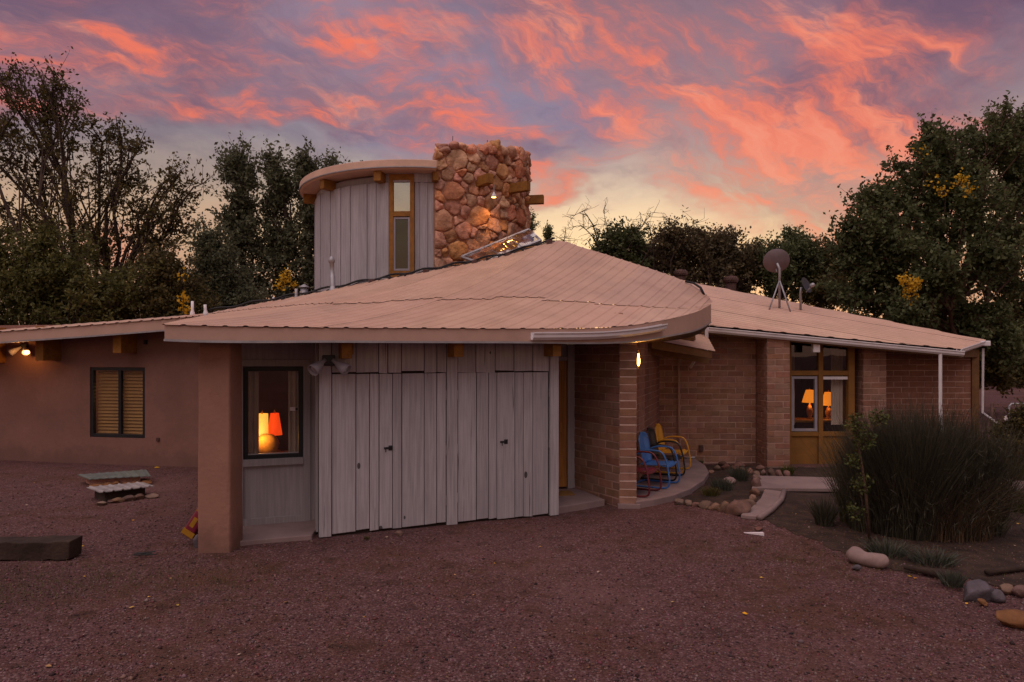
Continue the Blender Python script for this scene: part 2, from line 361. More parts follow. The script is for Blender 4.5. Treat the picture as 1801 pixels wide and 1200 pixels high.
leafmat('broom', (0.034, 0.030, 0.020), (0.090, 0.076, 0.048), 0.4, 0.05)
leafmat('broom_olive', (0.055, 0.052, 0.022), (0.12, 0.105, 0.045), 0.4, 0.1)
leafmat('broom_dry', (0.085, 0.05, 0.03), (0.16, 0.095, 0.055), 0.4, 0.05)
leafmat('litter', (0.075, 0.034, 0.016), (0.22, 0.12, 0.055), 0.5, 0.05)
leafmat('grass', (0.070, 0.062, 0.018), (0.14, 0.10, 0.03), 0.4, 0.1)
leafmat('sage', (0.060, 0.062, 0.044), (0.11, 0.11, 0.078), 0.4, 0.1)
leafmat('vine', (0.05, 0.065, 0.016), (0.13, 0.13, 0.03), 0.4, 0.2)
glassmat('glass')
glassmat('glass_tower', (0.16, 0.15, 0.16), 2.2)
glassmat('glass_bright', (0.5, 0.5, 0.5), 14.0)
glassmat('glass_side', (0.75, 0.7, 0.65), 1.4)
glassmat('skylight_glass', (0.8, 0.76, 0.75), 4.0, 0.12)
emitmat('bulb', (1.0, 0.50, 0.10), 9.0)
emitmat('flood_lit', (1.0, 0.42, 0.08), 20.0)
emitmat('shade_red', (1.0, 0.06, 0.004), 0.80, (0.5, 0.06, 0.02))
emitmat('shade_cream', (1.0, 0.42, 0.045), 1.05)
emitmat('shade_amber', (1.0, 0.26, 0.018), 0.75, (0.5, 0.25, 0.08))

# ------------------------------------------------------------------ mesh builder and scene graph helpers
PW = {}
def link(o, parent=None, world=None):
    COL.objects.link(o)
    if world is not None: o.matrix_basis = world
    if parent is not None:
        o.parent = parent
        o.matrix_parent_inverse = PW.get(parent.name, Matrix.Identity(4)).inverted()
    return o
def tag(o, label=None, cat=None, group=None, kind=None):
    if label: o['label'] = label
    if cat: o['category'] = cat
    if group: o['group'] = group
    if kind: o['kind'] = kind
    return o
def thing(name, label, cat, loc=(0, 0, 0), group=None, rz=0.0):
    o = bpy.data.objects.new(name, None)
    o.empty_display_size = 0.1
    o.matrix_basis = Matrix.Translation(loc) @ Matrix.Rotation(rz, 4, 'Z')
    COL.objects.link(o)
    PW[o.name] = o.matrix_basis.copy()
    return tag(o, label, cat, group)

class MB:
    def __init__(s): s.v = []; s.f = []
    def quadbox(s, p):      # 8 corners, bottom ring then top ring
        b = len(s.v); s.v += [tuple(q) for q in p]
        for f in ((3, 2, 1, 0), (4, 5, 6, 7), (0, 1, 5, 4), (1, 2, 6, 5), (2, 3, 7, 6), (3, 0, 4, 7)):
            s.f.append(tuple(b + i for i in f))
        return s
    def box(s, x0, x1, y0, y1, z0, z1, M=None):
        p = [Vector(q) for q in ((x0, y0, z0), (x1, y0, z0), (x1, y1, z0), (x0, y1, z0), (x0, y0, z1), (x1, y0, z1), (x1, y1, z1), (x0, y1, z1))]
        if M is not None: p = [M @ q for q in p]
        return s.quadbox(p)
    def tube(s, pts, r, n=8, caps=True):
        pts = [Vector(p) for p in pts]
        if not isinstance(r, (list, tuple)): r = [r] * len(pts)
        b = len(s.v); up = None
        for i, p in enumerate(pts):
            d = (pts[min(i + 1, len(pts) - 1)] - pts[max(i - 1, 0)])
            d = d.normalized() if d.length > 1e-9 else Vector((0, 0, 1))
            if up is None:
                up = Vector((0, 0, 1)) if abs(d.z) < 0.9 else Vector((1, 0, 0))
            a = d.cross(up)
            if a.length < 1e-6: a = d.cross(Vector((0, 1, 0.3)))
            a.normalize(); c = a.cross(d); up = c
            for k in range(n):
                t = 2 * math.pi * k / n
                s.v.append(tuple(p + (a * math.cos(t) + c * math.sin(t)) * r[i]))
        for i in range(len(pts) - 1):
            for k in range(n):
                k2 = (k + 1) % n
                s.f.append((b + i * n + k, b + i * n + k2, b + (i + 1) * n + k2, b + (i + 1) * n + k))
        if caps:
            s.f.append(tuple(b + k for k in range(n))[::-1])
            s.f.append(tuple(b + (len(pts) - 1) * n + k for k in range(n)))
        return s
    def lathe(s, prof, n=16, M=None):    # prof: (r, z)
        b = len(s.v)
        for r, z in prof:
            for k in range(n):
                t = 2 * math.pi * k / n
                q = Vector((r * math.cos(t), r * math.sin(t), z))
                s.v.append(tuple(M @ q if M is not None else q))
        for i in range(len(prof) - 1):
            for k in range(n):
                k2 = (k + 1) % n
                s.f.append((b + i * n + k, b + i * n + k2, b + (i + 1) * n + k2, b + (i + 1) * n + k))
        s.f.append(tuple(b + k for k in range(n))[::-1])
        s.f.append(tuple(b + (len(prof) - 1) * n + k for k in range(n)))
        return s
    def grid(s, P):           # P[i][j] rows of points
        b = len(s.v); nj = len(P[0])
        for row in P: s.v += [tuple(q) for q in row]
        for i in range(len(P) - 1):
            for j in range(nj - 1):
                s.f.append((b + i * nj + j, b + i * nj + j + 1, b + (i + 1) * nj + j + 1, b + (i + 1) * nj + j))
        return s
    def poly(s, pts):
        b = len(s.v); s.v += [tuple(q) for q in pts]; s.f.append(tuple(range(b, b + len(pts)))); return s
    def prism(s, pts, dz):    # polygon in plan (3D points), extruded by vector
        dz = Vector(dz) if not isinstance(dz, (int, float)) else Vector((0, 0, dz))
        b = len(s.v); n = len(pts)
        s.v += [tuple(Vector(q)) for q in pts] + [tuple(Vector(q) + dz) for q in pts]
        s.f.append(tuple(b + i for i in range(n))[::-1]); s.f.append(tuple(b + n + i for i in range(n)))
        for i in range(n):
            j = (i + 1) % n
            s.f.append((b + i, b + j, b + n + j, b + n + i))
        return s
    def mesh(s, name, mat, smooth=False, bevel=0.0, segs=2, subsurf=0):
        me = bpy.data.meshes.new(name); me.from_pydata(s.v, [], s.f)
        bm = bmesh.new(); bm.from_mesh(me)
        bmesh.ops.recalc_face_normals(bm, faces=bm.faces)
        if bevel:
            bmesh.ops.bevel(bm, geom=[e for e in bm.edges if len(e.link_faces) == 2 and e.calc_face_angle(0) > 0.5], offset=bevel, segments=segs, affect='EDGES', profile=0.6)
        bm.to_mesh(me); bm.free()
        if smooth: me.polygons.foreach_set('use_smooth', [True] * len(me.polygons))
        me.materials.append(MATS[mat])
        return me
    def build(s, name, mat, parent=None, world=None, local=False, **kw):
        me = s.mesh(name, mat, **kw)
        o = bpy.data.objects.new(name, me)
        COL.objects.link(o)
        if world is not None: o.matrix_basis = world
        if parent is not None:
            o.parent = parent
            if not local: o.matrix_parent_inverse = PW.get(parent.name, Matrix.Identity(4)).inverted()
        return o

def npmesh(name, V, Fq, mat, parent=None, smooth=False):
    """fast mesh from numpy: V (n,3), Fq (m,k)"""
    me = bpy.data.meshes.new(name)
    k = Fq.shape[1]
    me.vertices.add(len(V)); me.vertices.foreach_set('co', np.ascontiguousarray(V, np.float32).ravel())
    me.loops.add(Fq.size); me.loops.foreach_set('vertex_index', np.ascontiguousarray(Fq, np.int32).ravel())
    me.polygons.add(len(Fq)); me.polygons.foreach_set('loop_start', np.arange(0, Fq.size, k, dtype=np.int32))
    me.polygons.foreach_set('loop_total', np.full(len(Fq), k, np.int32))
    if smooth: me.polygons.foreach_set('use_smooth', np.ones(len(Fq), bool))
    me.update(calc_edges=True); me.validate()
    me.materials.append(MATS[mat])
    o = bpy.data.objects.new(name, me)
    return link(o, parent)

class VP:
    """a vertical wall plane: s along it, z up, o out towards the viewer"""
    def __init__(s, A, B):
        s.A = Vector((A[0], A[1])); B = Vector((B[0], B[1])); s.L = (B - s.A).length
        s.u = (B - s.A).normalized(); s.n = Vector((s.u.y, -s.u.x))
    def s_(s, px):
        k = (px - CX) / F
        return (k * s.A.y - s.A.x) / (s.u.x - k * s.u.y)
    def Y(s, px): return s.A.y + s.u.y * s.s_(px)
    def z_(s, px, py): return CZ - (py - HY) * s.Y(px) / F
    def pt(s, a, z, o=0.0):
        q = s.A + s.u * a + s.n * o
        return Vector((q.x, q.y, z))
    def box(s, mb, s0, s1, z0, z1, o0, o1):
        return mb.quadbox([s.pt(s0, z0, o1), s.pt(s1, z0, o1), s.pt(s1, z0, o0), s.pt(s0, z0, o0),
                           s.pt(s0, z1, o1), s.pt(s1, z1, o1), s.pt(s1, z1, o0), s.pt(s0, z1, o0)])
    def pbox(s, mb, x0, x1, y0, y1, o0, o1):      # photo-pixel rectangle on this wall (y0 upper row)
        xm = 0.5 * (x0 + x1)
        return s.box(mb, s.s_(x0), s.s_(x1), s.z_(xm, y1), s.z_(xm, y0), o0, o1)

def spline(keys):
    """keys: (c, x, y, z...) -> Catmull-Rom through them"""
    c = np.array([k[0] for k in keys], float); P = np.array([tuple(k[1:]) for k in keys], float)
    m = np.zeros_like(P)
    for i in range(len(c)):
        a, b = max(i - 1, 0), min(i + 1, len(c) - 1)
        m[i] = (P[b] - P[a]) / (c[b] - c[a])
    def f(x):
        i = int(np.clip(np.searchsorted(c, x) - 1, 0, len(c) - 2))
        h = c[i + 1] - c[i]; t = min(max((x - c[i]) / h, 0), 1)
        return ((2 * t**3 - 3 * t**2 + 1) * P[i] + (t**3 - 2 * t**2 + t) * h * m[i] + (-2 * t**3 + 3 * t**2) * P[i + 1] + (t**3 - t**2) * h * m[i + 1])
    return f

# ------------------------------------------------------------------ ground
def ground():
    def hgt(x, y):
        h = 0.022 * (noise.noise((x * 0.45, y * 0.45, 1.3))) + 0.010 * noise.noise((x * 1.7, y * 1.7, 5.0))
        return h - 0.012
    xs = list(np.linspace(-13, 13, 120)); ys = list(np.linspace(2.0, 15.5, 90))
    xs = [-1500, -400, -120, -45, -22] + xs + [22, 45, 120, 400, 1500]
    ys = [-1500, -300, -60, -12, -2] + ys + [19, 26, 45, 100, 300, 1500]
    P = []
    for y in ys:
        P.append([(x, y, hgt(x, y) if abs(x) < 30 and -5 < y < 30 else -0.012) for x in xs])
    mb = MB().grid(P)
    o = mb.build('ground', 'gravel', smooth=True)
    tag(o, 'red brown gravel yard with patches of dry litter', kind='structure')
    # loose stones of the gravel: nobody could count them
    n = 52000
    yy = 4.1 + (RNG.random(n) ** 1.7) * 8.5
    xx = (RNG.random(n) * 2 - 1) * (yy * 0.80 + 0.2)
    keep = ~((xx > -3.6) & (xx < 1.9) & (yy > 8.0 + (xx + 2.27) * 0.393 - 0.05)) & ~((xx > 1.2) & (yy > 8.9))
    xx, yy = xx[keep], yy[keep]; n = len(xx)
    zz = np.array([hgt(a, b) for a, b in zip(xx, yy)])
    sz = 0.004 + RNG.random(n) ** 3 * 0.013 + (RNG.random(n) > 0.992) * RNG.random(n) * 0.022
    base = np.array([(1, 0, 0), (0, 1, 0), (-1, 0, 0), (0, -1, 0), (0, 0, 0.75), (0, 0, -0.4)], float)
    fac = np.array([(0, 1, 4), (1, 2, 4), (2, 3, 4), (3, 0, 4), (1, 0, 5), (2, 1, 5), (3, 2, 5), (0, 3, 5)])
    ang = RNG.random(n) * 6.283
    V = base[None] * sz[:, None, None] * (0.6 + 0.8 * RNG.random((n, 6, 1)))
    ca, sa = np.cos(ang)[:, None], np.sin(ang)[:, None]
    X = V[..., 0] * ca - V[..., 1] * sa * 0.7; Yv = V[..., 0] * sa + V[..., 1] * ca * 0.7
    V = np.stack([X + xx[:, None], Yv + yy[:, None], V[..., 2] + zz[:, None] + sz[:, None] * 0.15], -1).reshape(-1, 3)
    Fq = (fac[None] + (np.arange(n) * 6)[:, None, None]).reshape(-1, 3)
    o = npmesh('gravel', V, Fq, 'pebbles')
    tag(o, 'loose small stones scattered over the gravel yard', 'gravel', kind='stuff')
    return hgt
HG = ground()

# ------------------------------------------------------------------ the house
house = thing('round_house', 'low adobe house with a curved tan metal roof and a round tower', 'house', (0, 11, 0))
def sub(o): return o

# --- main roof surface: ribs run from the eave / rake (E) to the high edge / silhouette (T)
def key(c, px, py, Y): return (c, *W(px, py, Y))
Ef = spline([key(0, 365, 555, 12.3), key(8, 345, 559, 10.6), key(16, 316, 564.5, 8.95), key(25, 285, 572, 7.0)])
Eg = spline([key(25, 285, 571, 7.0), key(29.5, 450, 575, 7.28), key(33.75, 600, 576.5, 7.6), key(39.6, 800, 578, 8.12), key(43.9, 950, 578, 8.58),
             key(47, 1050, 577, 8.95), key(49.4, 1120, 571, 9.38), key(51.5, 1180, 560, 9.95), key(53, 1226, 547.5, 10.75), key(54, 1253, 533, 12.0)])
Tf = spline([key(0, 365, 552, 12.35), key(8, 520, 523, 12.5), key(15, 650, 497, 12.65), key(25, 817, 466, 12.85), key(30, 905, 446, 12.95), key(33.75, 978, 425, 13.0),
             key(37, 1025, 437, 12.9), key(42, 1094, 458, 12.75), key(46, 1155, 478, 12.62), key(49.4, 1206, 497, 12.5), key(51.5, 1238, 516, 12.25), key(54, 1253, 532, 12.02)])
def Epos(c): return Vector(Ef(c)) if c < 25 else Vector(Eg(c))
def Tpos(c): return Vector(Tf(c))
def aof(c): return float(np.interp(c, [0, 25, 33.75, 42, 49, 54], [0.6, 0.45, 0.43, 0.72, 0.92, 1.0]))
def roofP(c, t, h=0.0):
    e, q = Epos(c), Tpos(c); a = aof(c)
    p = e.lerp(q, t); p.z = e.z + (q.z - e.z) * (a * t + (1 - a) * t * t) + h
    return p
RIB = [(-0.5, 0.0), (-0.16, 0.0), (-0.07, 0.010), (0.07, 0.010), (0.16, 0.0)]
def sheet(c0, c1, t0, t1, lift, nt, t0b=None):
    rows = []
    cs = []
    for i in range(int(c0), int(c1) + 1):
        for dc, h in RIB:
            c = i + dc
            if c0 <= c <= c1 and c <= 54: cs.append((c, h))
    cs.append((min(c1, 54), 0.0)) if cs[-1][0] < c1 else None
    P = []
    for j in range(nt + 1):
        t = t0 + (t1 - t0) * j / nt
        P.append([roofP(c, t, h + lift) for c, h in cs])
    return P

roof = MB()
fb_keys = spline([(0, 2.64), (25, CZ + 27 * 7.0 / F), (33.75, CZ + 24 * 7.6 / F), (43.9, CZ + 22.5 * 8.58 / F), (47, CZ + 21.5 * 8.95 / F), (49.4, CZ + 25 * 9.38 / F),
                  (51.5, CZ + 35 * 9.95 / F), (53, CZ + 45 * 10.75 / F), (54, CZ + 60 * 12.0 / F)])
def ft(c, d):      # point set back d metres from the roof edge, along the rib
    L = max((Tpos(c) - Epos(c)).length, 0.3)
    return roofP(c, min(d / L, 0.6))
# soffit: one board surface under the overhang, the body of the roof part
P = []
for c in np.linspace(25, 53.6, 60):
    a, b = ft(c, 0.06), ft(c, 1.7)
    zb = float(fb_keys(c)[0]) + 0.012
    a.z = zb; b.z = zb + 0.01
    P.append([a, b])
roof.grid(P)
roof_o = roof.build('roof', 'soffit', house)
# sheets of ribbed metal, a lower and an upper row with stepped end laps
step = 4
laps = {}
ci = 0.5
while ci < 53.9:
    c1 = min(ci + step, 54.0)
    mid = 0.5 * (ci + c1)
    lp = float(np.interp(mid, [0, 10, 20, 25, 33, 40, 47, 54], [0.55, 0.5, 0.46, 0.45, 0.43, 0.44, 0.40, 0.34])) + random.uniform(-0.03, 0.03)
    ov = 0.06
    c1o = min(c1 + 0.08, 54)
    for (t0, t1, lift, nt) in ((0.0, lp, 0.0, 10), (lp - 0.012, 1.0, 0.012, 12)):
        mb = MB().grid(sheet(ci, c1o, t0, t1, lift + (0.003 if int(ci) % 8 else 0.0), nt))
        mb.build('roof_sheet', 'roof_metal', roof_o)
    ci = c1
# left-most sliver of the surface
MB().grid(sheet(0.0, 0.55, 0, 1, 0.0, 10)).build('roof_sheet', 'roof_metal', roof_o)
# fascia with drip edge
P, Q, Dp = [], [], []
for c in np.concatenate([np.linspace(0, 25, 12), np.linspace(25.001, 53.9, 80)]):
    a = ft(c, 0.03) if c > 24.9 else roofP(c, 0.004)
    zb = float(fb_keys(c)[0])
    t = Vector((a.x, a.y, a.z - 0.008)); b = Vector((a.x, a.y, zb))
    e = (Epos(c) - Tpos(c)); e.z = 0; e = e.normalized() if e.length > 1e-6 else Vector((0, -1, 0))
    P.append([t - e * 0.02, t, b, b - e * 0.02])
    Dp.append([b + e * 0.010 + Vector((0, 0, 0.012)), b + e * 0.012 - Vector((0, 0, 0.012)), b - e * 0.05 - Vector((0, 0, 0.014)), b - e * 0.05 + Vector((0, 0, 0.01))])
fas = MB().grid(P).build('fascia', 'fascia_metal', house)
MB().grid(Dp).build('drip_edge', 'galvanised', fas)
def sweep(name, mat, path, prof, parent, outdir=None):
    """prof: (o, z) pairs; path: 3D points, o measured to the right-hand (viewer) side"""
    P = []
    for i, p in enumerate(path):
        d = path[min(i + 1, len(path) - 1)] - path[max(i - 1, 0)]; d.z = 0; d.normalize()
        n = Vector((d.y, -d.x, 0))
        P.append([p + n * o + Vector((0, 0, z)) for o, z in prof])
    mb = MB().grid(P)
    mb.f.append(tuple(range(len(prof)))); b = len(P) * len(prof) - len(prof); mb.f.append(tuple(b + k for k in range(len(prof))))
    return mb.build(name, mat, parent)
GUT = [(0.0, 0.09), (0.0, 0.0), (0.05, -0.01), (0.085, 0.025), (0.09, 0.06), (0.105, 0.075), (0.105, 0.092), (0.093, 0.092), (0.078, 0.062), (0.045, 0.005), (0.008, 0.012), (0.008, 0.09)]
path = []
for c in np.linspace(43.35, 50.9, 26):
    a = ft(c, 0.03); zt = a.z - 0.04
    path.append(Vector((a.x, a.y, zt - 0.105)))
sweep('gutter', 'white_metal', path, GUT, house)

# beam ends under the front eave
SW = VP((-2.27, 8.03), (0.63, 9.17))         # storage wall
for px, (w, y0, y1) in ((604, (0.115, 602, 631)), (795, (0.125, 603, 628)), (963, (0.115, 603, 627))):
    s = SW.s_(px); Yf = SW.Y(px) - 0.28
    z0 = CZ - (y1 - HY) * Yf / F
    mb = MB(); SW.box(mb, s - w / 2, s + w / 2, z0, 2.31, -0.2, 0.30)
    mb.build('beam_end', 'beam_wood', house, bevel=0.006)
mb = MB(); SW.box(mb, SW.s_(612), SW.s_(617), 2.15, 2.31, 0.0, 0.20); mb.build('beam_end', 'beam_wood', house, bevel=0.004)

# --- stucco column
mb = MB()
P0 = [W(347.5, 970, 7.44), W(404, 970, 7.44)]
x0, x1 = P0[0].x, P0[1].x
P = []
for j in range(46):
    zz = -0.05 + 2.38 * j / 45; ring = []
    for i in range(40):
        t_ = 2 * math.pi * i / 40; ca, sa = math.cos(t_), math.sin(t_)
        ex = 0.16 if True else 1
        hx, hy = 0.5 * (x1 - x0) + 0.008 * (1 - zz / 2.3), 0.18
        q = Vector((math.copysign(abs(ca) ** ex, ca) * hx, math.copysign(abs(sa) ** ex, sa) * hy, 0))
        q *= 1 + 0.022 * noise.noise((ca * 2.2, sa * 2.2, zz * 2.6)) + 0.008 * noise.noise((ca * 9, sa * 9, zz * 11))
        ring.append(Vector((0.5 * (x0 + x1), 7.62, zz)) + q)
    P.append(ring + [ring[0]])
mb.grid(P).build('column', 'stucco', house, smooth=True)

# --- recessed bay with the lamp window
RW = VP((-3.75, 8.26), (-2.50, 8.71))
def pb(px): return RW.s_(px)
zf = RW.z_
bay = MB()
RW.box(bay, 0.0, pb(428), 0.02, 2.40, -0.10, 0.0)                         # left of the window
RW.box(bay, pb(428), pb(533), 0.02, RW.z_(480, 812), -0.10, 0.0)
RW.box(bay, pb(428), pb(533), RW.z_(480, 645), 2.40, -0.10, 0.0)
RW.box(bay, pb(533), RW.L, 0.02, 2.40, -0.10, 0.0)
bay_o = bay.build('bay_wall', 'trim_grey', house)
mb = MB(); RW.pbox(mb, 413, 427.5, 632, 926, 0.002, 0.025); mb.build('trim_board', 'trim_grey', bay_o, bevel=0.003)
mb = MB(); RW.pbox(mb, 533.5, 546, 632, 918, 0.002, 0.025); mb.build('trim_board', 'trim_grey', bay_o, bevel=0.003)
mb = MB(); RW.pbox(mb, 427.6, 533.4, 806, 818, 0.002, 0.05); mb.build('window_sill', 'trim_grey', bay_o, bevel=0.004)
mb = MB(); RW.box(mb, pb(427.6), pb(533.4), 0.03, 0.12, 0.002, 0.022); mb.build('base_board', 'trim_grey', bay_o, bevel=0.003)
mb = MB(); RW.box(mb, pb(413), pb(546), RW.z_(480, 644), RW.z_(480, 633), 0.003, 0.03); mb.build('trim_board', 'trim_grey', bay_o, bevel=0.003)
def window_frame(vp, x0, x1, y0, y1, wpx, o0, o1, mat, name='window', mull=(), rails=(), parent=None):
    mb = MB(); xm = 0.5 * (x0 + x1)
    z0, z1 = vp.z_(xm, y1), vp.z_(xm, y0)
    s0, s1 = vp.s_(x0), vp.s_(x1); w = wpx * vp.Y(xm) / F
    vp.box(mb, s0, s0 + w, z0, z1, o0, o1); vp.box(mb, s1 - w, s1, z0, z1, o0, o1)
    vp.box(mb, s0 + w, s1 - w, z0, z0 + w, o0, o1); vp.box(mb, s0 + w, s1 - w, z1 - w, z1, o0, o1)
    for m in mull: vp.box(mb, vp.s_(m) - w / 2, vp.s_(m) + w / 2, z0 + w, z1 - w, o0 + 0.004, o1 - 0.004)
    for r in rails:
        zr = vp.z_(xm, r); vp.box(mb, s0 + w, s1 - w, zr - w / 2, zr + w / 2, o0 + 0.004, o1 - 0.004)
    return mb.build(name, mat, parent or house, bevel=0.003), (s0 + w, s1 - w, z0 + w, z1 - w)
def pane(vp, s0, s1, z0, z1, o, mat, parent):
    mb = MB(); vp.box(mb, s0, s1, z0, z1, o - 0.003, o + 0.003)
    return mb.build('pane', mat, parent)
wf, (a0, a1, b0, b1) = window_frame(RW, 428.2, 532.8, 645.5, 806, 7.5, -0.07, 0.015, 'black_frame')
pane(RW, a0 - 0.005, a1 + 0.005, b0 - 0.005, b1 + 0.005, -0.03, 'glass', wf)
mb = MB(); RW.pbox(mb, 510, 524.5, 716.5, 723, -0.024, -0.022); st = mb.build('sticker', 'paper', wf)
mb = MB(); RW.pbox(mb, 519.5, 524, 717, 722.5, -0.0215, -0.0205); mb.build('sticker_emblem', 'black_frame', wf)
mb = MB(); RW.box(mb, pb(434), pb(527), b0 - 0.01, b0 + 0.012, -0.028, 0.012); mb.build('sash_rail', 'galvanised', wf)
# jamb between bay and storage: stepped boards
jm = MB()
A1 = RW.pt(RW.L, 0); B1 = SW.pt(0.0, 0, -0.02)
JV = VP((A1.x, A1.y), (B1.x, B1.y))
JV.box(jm, 0, JV.L, 0.0, 2.36, -0.06, 0.0)
jo = jm.build('jamb_wall', 'trim_grey', house)
mb = MB(); JV.box(mb, 0.08, 0.2, 0.02, 2.3, 0.002, 0.02); mb.build('trim_board', 'trim_grey', jo, bevel=0.003)
mb = MB(); JV.box(mb, 0.44, 0.56, 0.02, 2.3, 0.002, 0.03); mb.build('trim_board', 'trim_grey', jo, bevel=0.003)
# bay threshold slab
mb = MB()
q = [Vector((-3.30, 7.62, 0)), Vector((-2.34, 7.97, 0)), Vector((-2.42, 8.75, 0)), Vector((-3.75, 8.30, 0))]
mb.prism([p - Vector((0, 0, 0.05)) for p in q], 0.09); mb.build('threshold_slab', 'concrete', house, bevel=0.01)
# room behind the lamp window
def room(vp, s0, s1, z0, z1, depth, mat='interior'):
    mb = MB()
    a, b, c, d = (s0, -0.11), (s1, -0.11), (s1, -depth), (s0, -depth)
    q = lambda u, z: vp.pt(u[0], z, u[1])
    mb.poly([q(a, z0), q(b, z0), q(c, z0), q(d, z0)]); mb.poly([q(a, z1), q(b, z1), q(c, z1), q(d, z1)])
    mb.poly([q(d, z0), q(c, z0), q(c, z1), q(d, z1)]); mb.poly([q(a, z0), q(d, z0), q(d, z1), q(a, z1)]); mb.poly([q(b, z0), q(c, z0), q(c, z1), q(b, z1)])
    return mb.build('interior_wall', mat, house)
room(RW, 0.05, 1.30, 0.1, 2.3, 2.4)

# --- storage wall: posts, doors of upright planks, boards above
sw = MB(); SW.box(sw, 0.0, SW.L, -0.02, 2.40, -0.12, -0.03)
sw_o = sw.build('storage_wall', 'dark_interior', house)
def zgr(s): p = SW.pt(s, 0); return HG(p.x, p.y)
def planks(edges, z0f, z1, parent, mat='plank_grey', thick=0.026, jit=0.020, gap=0.008):
    for a, b in zip(edges[:-1], edges[1:]):
        s0, s1 = SW.s_(a) + gap / 2, SW.s_(b) - gap / 2
        o = random.uniform(0, jit)
        zb = z0f(0.5 * (s0 + s1)) + random.uniform(-0.008, 0.02)
        mb = MB(); tilt = random.uniform(-0.003, 0.003)
        mb.quadbox([SW.pt(s0, zb, o), SW.pt(s1, zb + random.uniform(-0.012, 0.012), o + tilt), SW.pt(s1, zb, o - thick), SW.pt(s0, zb, o - thick),
                    SW.pt(s0, z1, o), SW.pt(s1, z1 + random.uniform(-0.004, 0.004), o + tilt), SW.pt(s1, z1, o - thick), SW.pt(s0, z1, o - thick)])
        mb.build('plank', mat, parent, bevel=0.0035, segs=1)
ZD = 1.915
d1e = [583.2, 605, 626, 650, 666.7, 690, 706.7, 730, 746, 768, 784.5]
d1 = [583.2, 626, 650, 666.7, 690, 706.7, 746, 768, 784.5]
d2 = [805, 838, 859, 873.5, 905, 920, 937, 964.5]
for edges in (d1, d2):
    mb = MB(); SW.box(mb, SW.s_(edges[0]) + 0.005, SW.s_(edges[-1]) - 0.005, 0.03, ZD - 0.01, -0.029, -0.026)
    dr = mb.build('storage_door', 'dark_interior', house)
    planks(edges, lambda s: 0.02, ZD, dr)
    # strap hinges on the edges and a hasp
    left = edges is d1
    hx = ((581.8, (700, 798)), (784, (695, 792, 880))) if left else ((804.2, (695, 790, 875)), (965.2, (690, 780)))
    for x, ys in hx:
        for y in ys:
            mb = MB(); s = SW.s_(x); z = SW.z_(x, y)
            mb.tube([SW.pt(s, z - 0.06, 0.016), SW.pt(s, z + 0.06, 0.016)], 0.006, 6)
            mb.build('hinge', 'trim_grey', dr)
    lx, ly = (683, 788) if left else (886, 777)
    s, z = SW.s_(lx), SW.z_(lx, ly)
    mb = MB(); SW.box(mb, s - 0.055, s + 0.045, z - 0.012, z + 0.012, 0.012, 0.018)
    SW.box(mb, s + 0.0, s + 0.05, z - 0.03, z + 0.03, 0.012, 0.017)
    mb.tube([SW.pt(s - 0.04, z, 0.02), SW.pt(s - 0.04, z, 0.05), SW.pt(s - 0.04, z - 0.045, 0.05)], 0.006, 6)
    mb.tube([SW.pt(s + 0.012, z + 0.012, 0.02), SW.pt(s + 0.012, z + 0.02, 0.045), SW.pt(s + 0.036, z + 0.02, 0.045), SW.pt(s + 0.036, z + 0.012, 0.02)], 0.005, 6)
    mb.build('hasp', 'dark_metal', dr)
def post(x0, x1, off):
    mb = MB(); SW.box(mb, SW.s_(x0), SW.s_(x1), 0.0, 2.33, -0.03, off)
    mb.build('plank', 'plank_grey', sw_o, bevel=0.005)
post(561, 582.3, 0.03); post(785.5, 804, 0.02); post(966.5, 981, 0.032)
planks([583.2, 626, 666, 682, 706, 746, 768, 785], lambda s: ZD + 0.012, 2.33, sw_o, jit=0.016)
planks([804.5, 837, 871, 904, 937, 966], lambda s: ZD + 0.012, 2.33, sw_o, jit=0.016)
# end return of the storage room beside the door
B2 = SW.pt(SW.L, 0); EV = VP((B2.x, B2.y), (B2.x - 0.30, B2.y + 1.6))
mb = MB(); EV.box(mb, 0.04, EV.L, 0, 2.35, -0.09, -0.01); mb.build('return_wall', 'trim_grey', house)

# --- entry: door, frame, side wall, step
A3 = Vector((0.10, 10.45)); B3 = Vector((0.99, 10.62))
DV = VP(A3, B3)
mb = MB(); DV.box(mb, 0, DV.L - 0.14, 0.10, 2.05, -0.05, 0.0)
door = mb.build('front_door', 'door_wood', house)
for (u0, u1, z0, z1) in ((0.1, 0.36, 0.25, 0.95), (0.45, 0.70, 0.25, 0.95), (0.1, 0.36, 1.1, 1.9), (0.45, 0.70, 1.1, 1.9)):
    mb = MB(); DV.box(mb, u0, u1, z0, z1, 0.001, 0.012); mb.build('door_panel', 'door_wood', door, bevel=0.006)
mb = MB(); DV.box(mb, DV.L - 0.14, DV.L - 0.06, 0.08, 2.30, -0.05, 0.05); DV.box(mb, DV.L - 0.055, DV.L, 0.08, 2.30, -0.05, 0.02); DV.box(mb, 0, DV.L - 0.141, 2.055, 2.12, -0.05, 0.04); DV.box(mb, -0.1, DV.L - 0.141, 2.125, 2.45, -0.05, 0.0)
mb.build('door_frame', 'trim_grey', house, bevel=0.004)
mb = MB()
st0 = [G(975, 906), G(1066, 889), G(1066, 882, 0.09), Vector((0.95, 10.7, 0)), Vector((0.05, 10.6, 0))]
q = [Vector((0.55, 9.22, 0)), Vector((1.33, 9.78, 0)), Vector((1.02, 10.6, 0)), Vector((0.05, 10.45, 0)), Vector((0.35, 9.3, 0))]
mb.prism([p - Vector((0, 0, 0.05)) for p in q], 0.125)
mb.build('entry_step', 'concrete', house, bevel=0.012)
dm = MB(); q = [Vector((0.42, 9.95, 0.077)), Vector((0.93, 10.05, 0.077)), Vector((0.88, 10.36, 0.077)), Vector((0.36, 10.26, 0.077))]
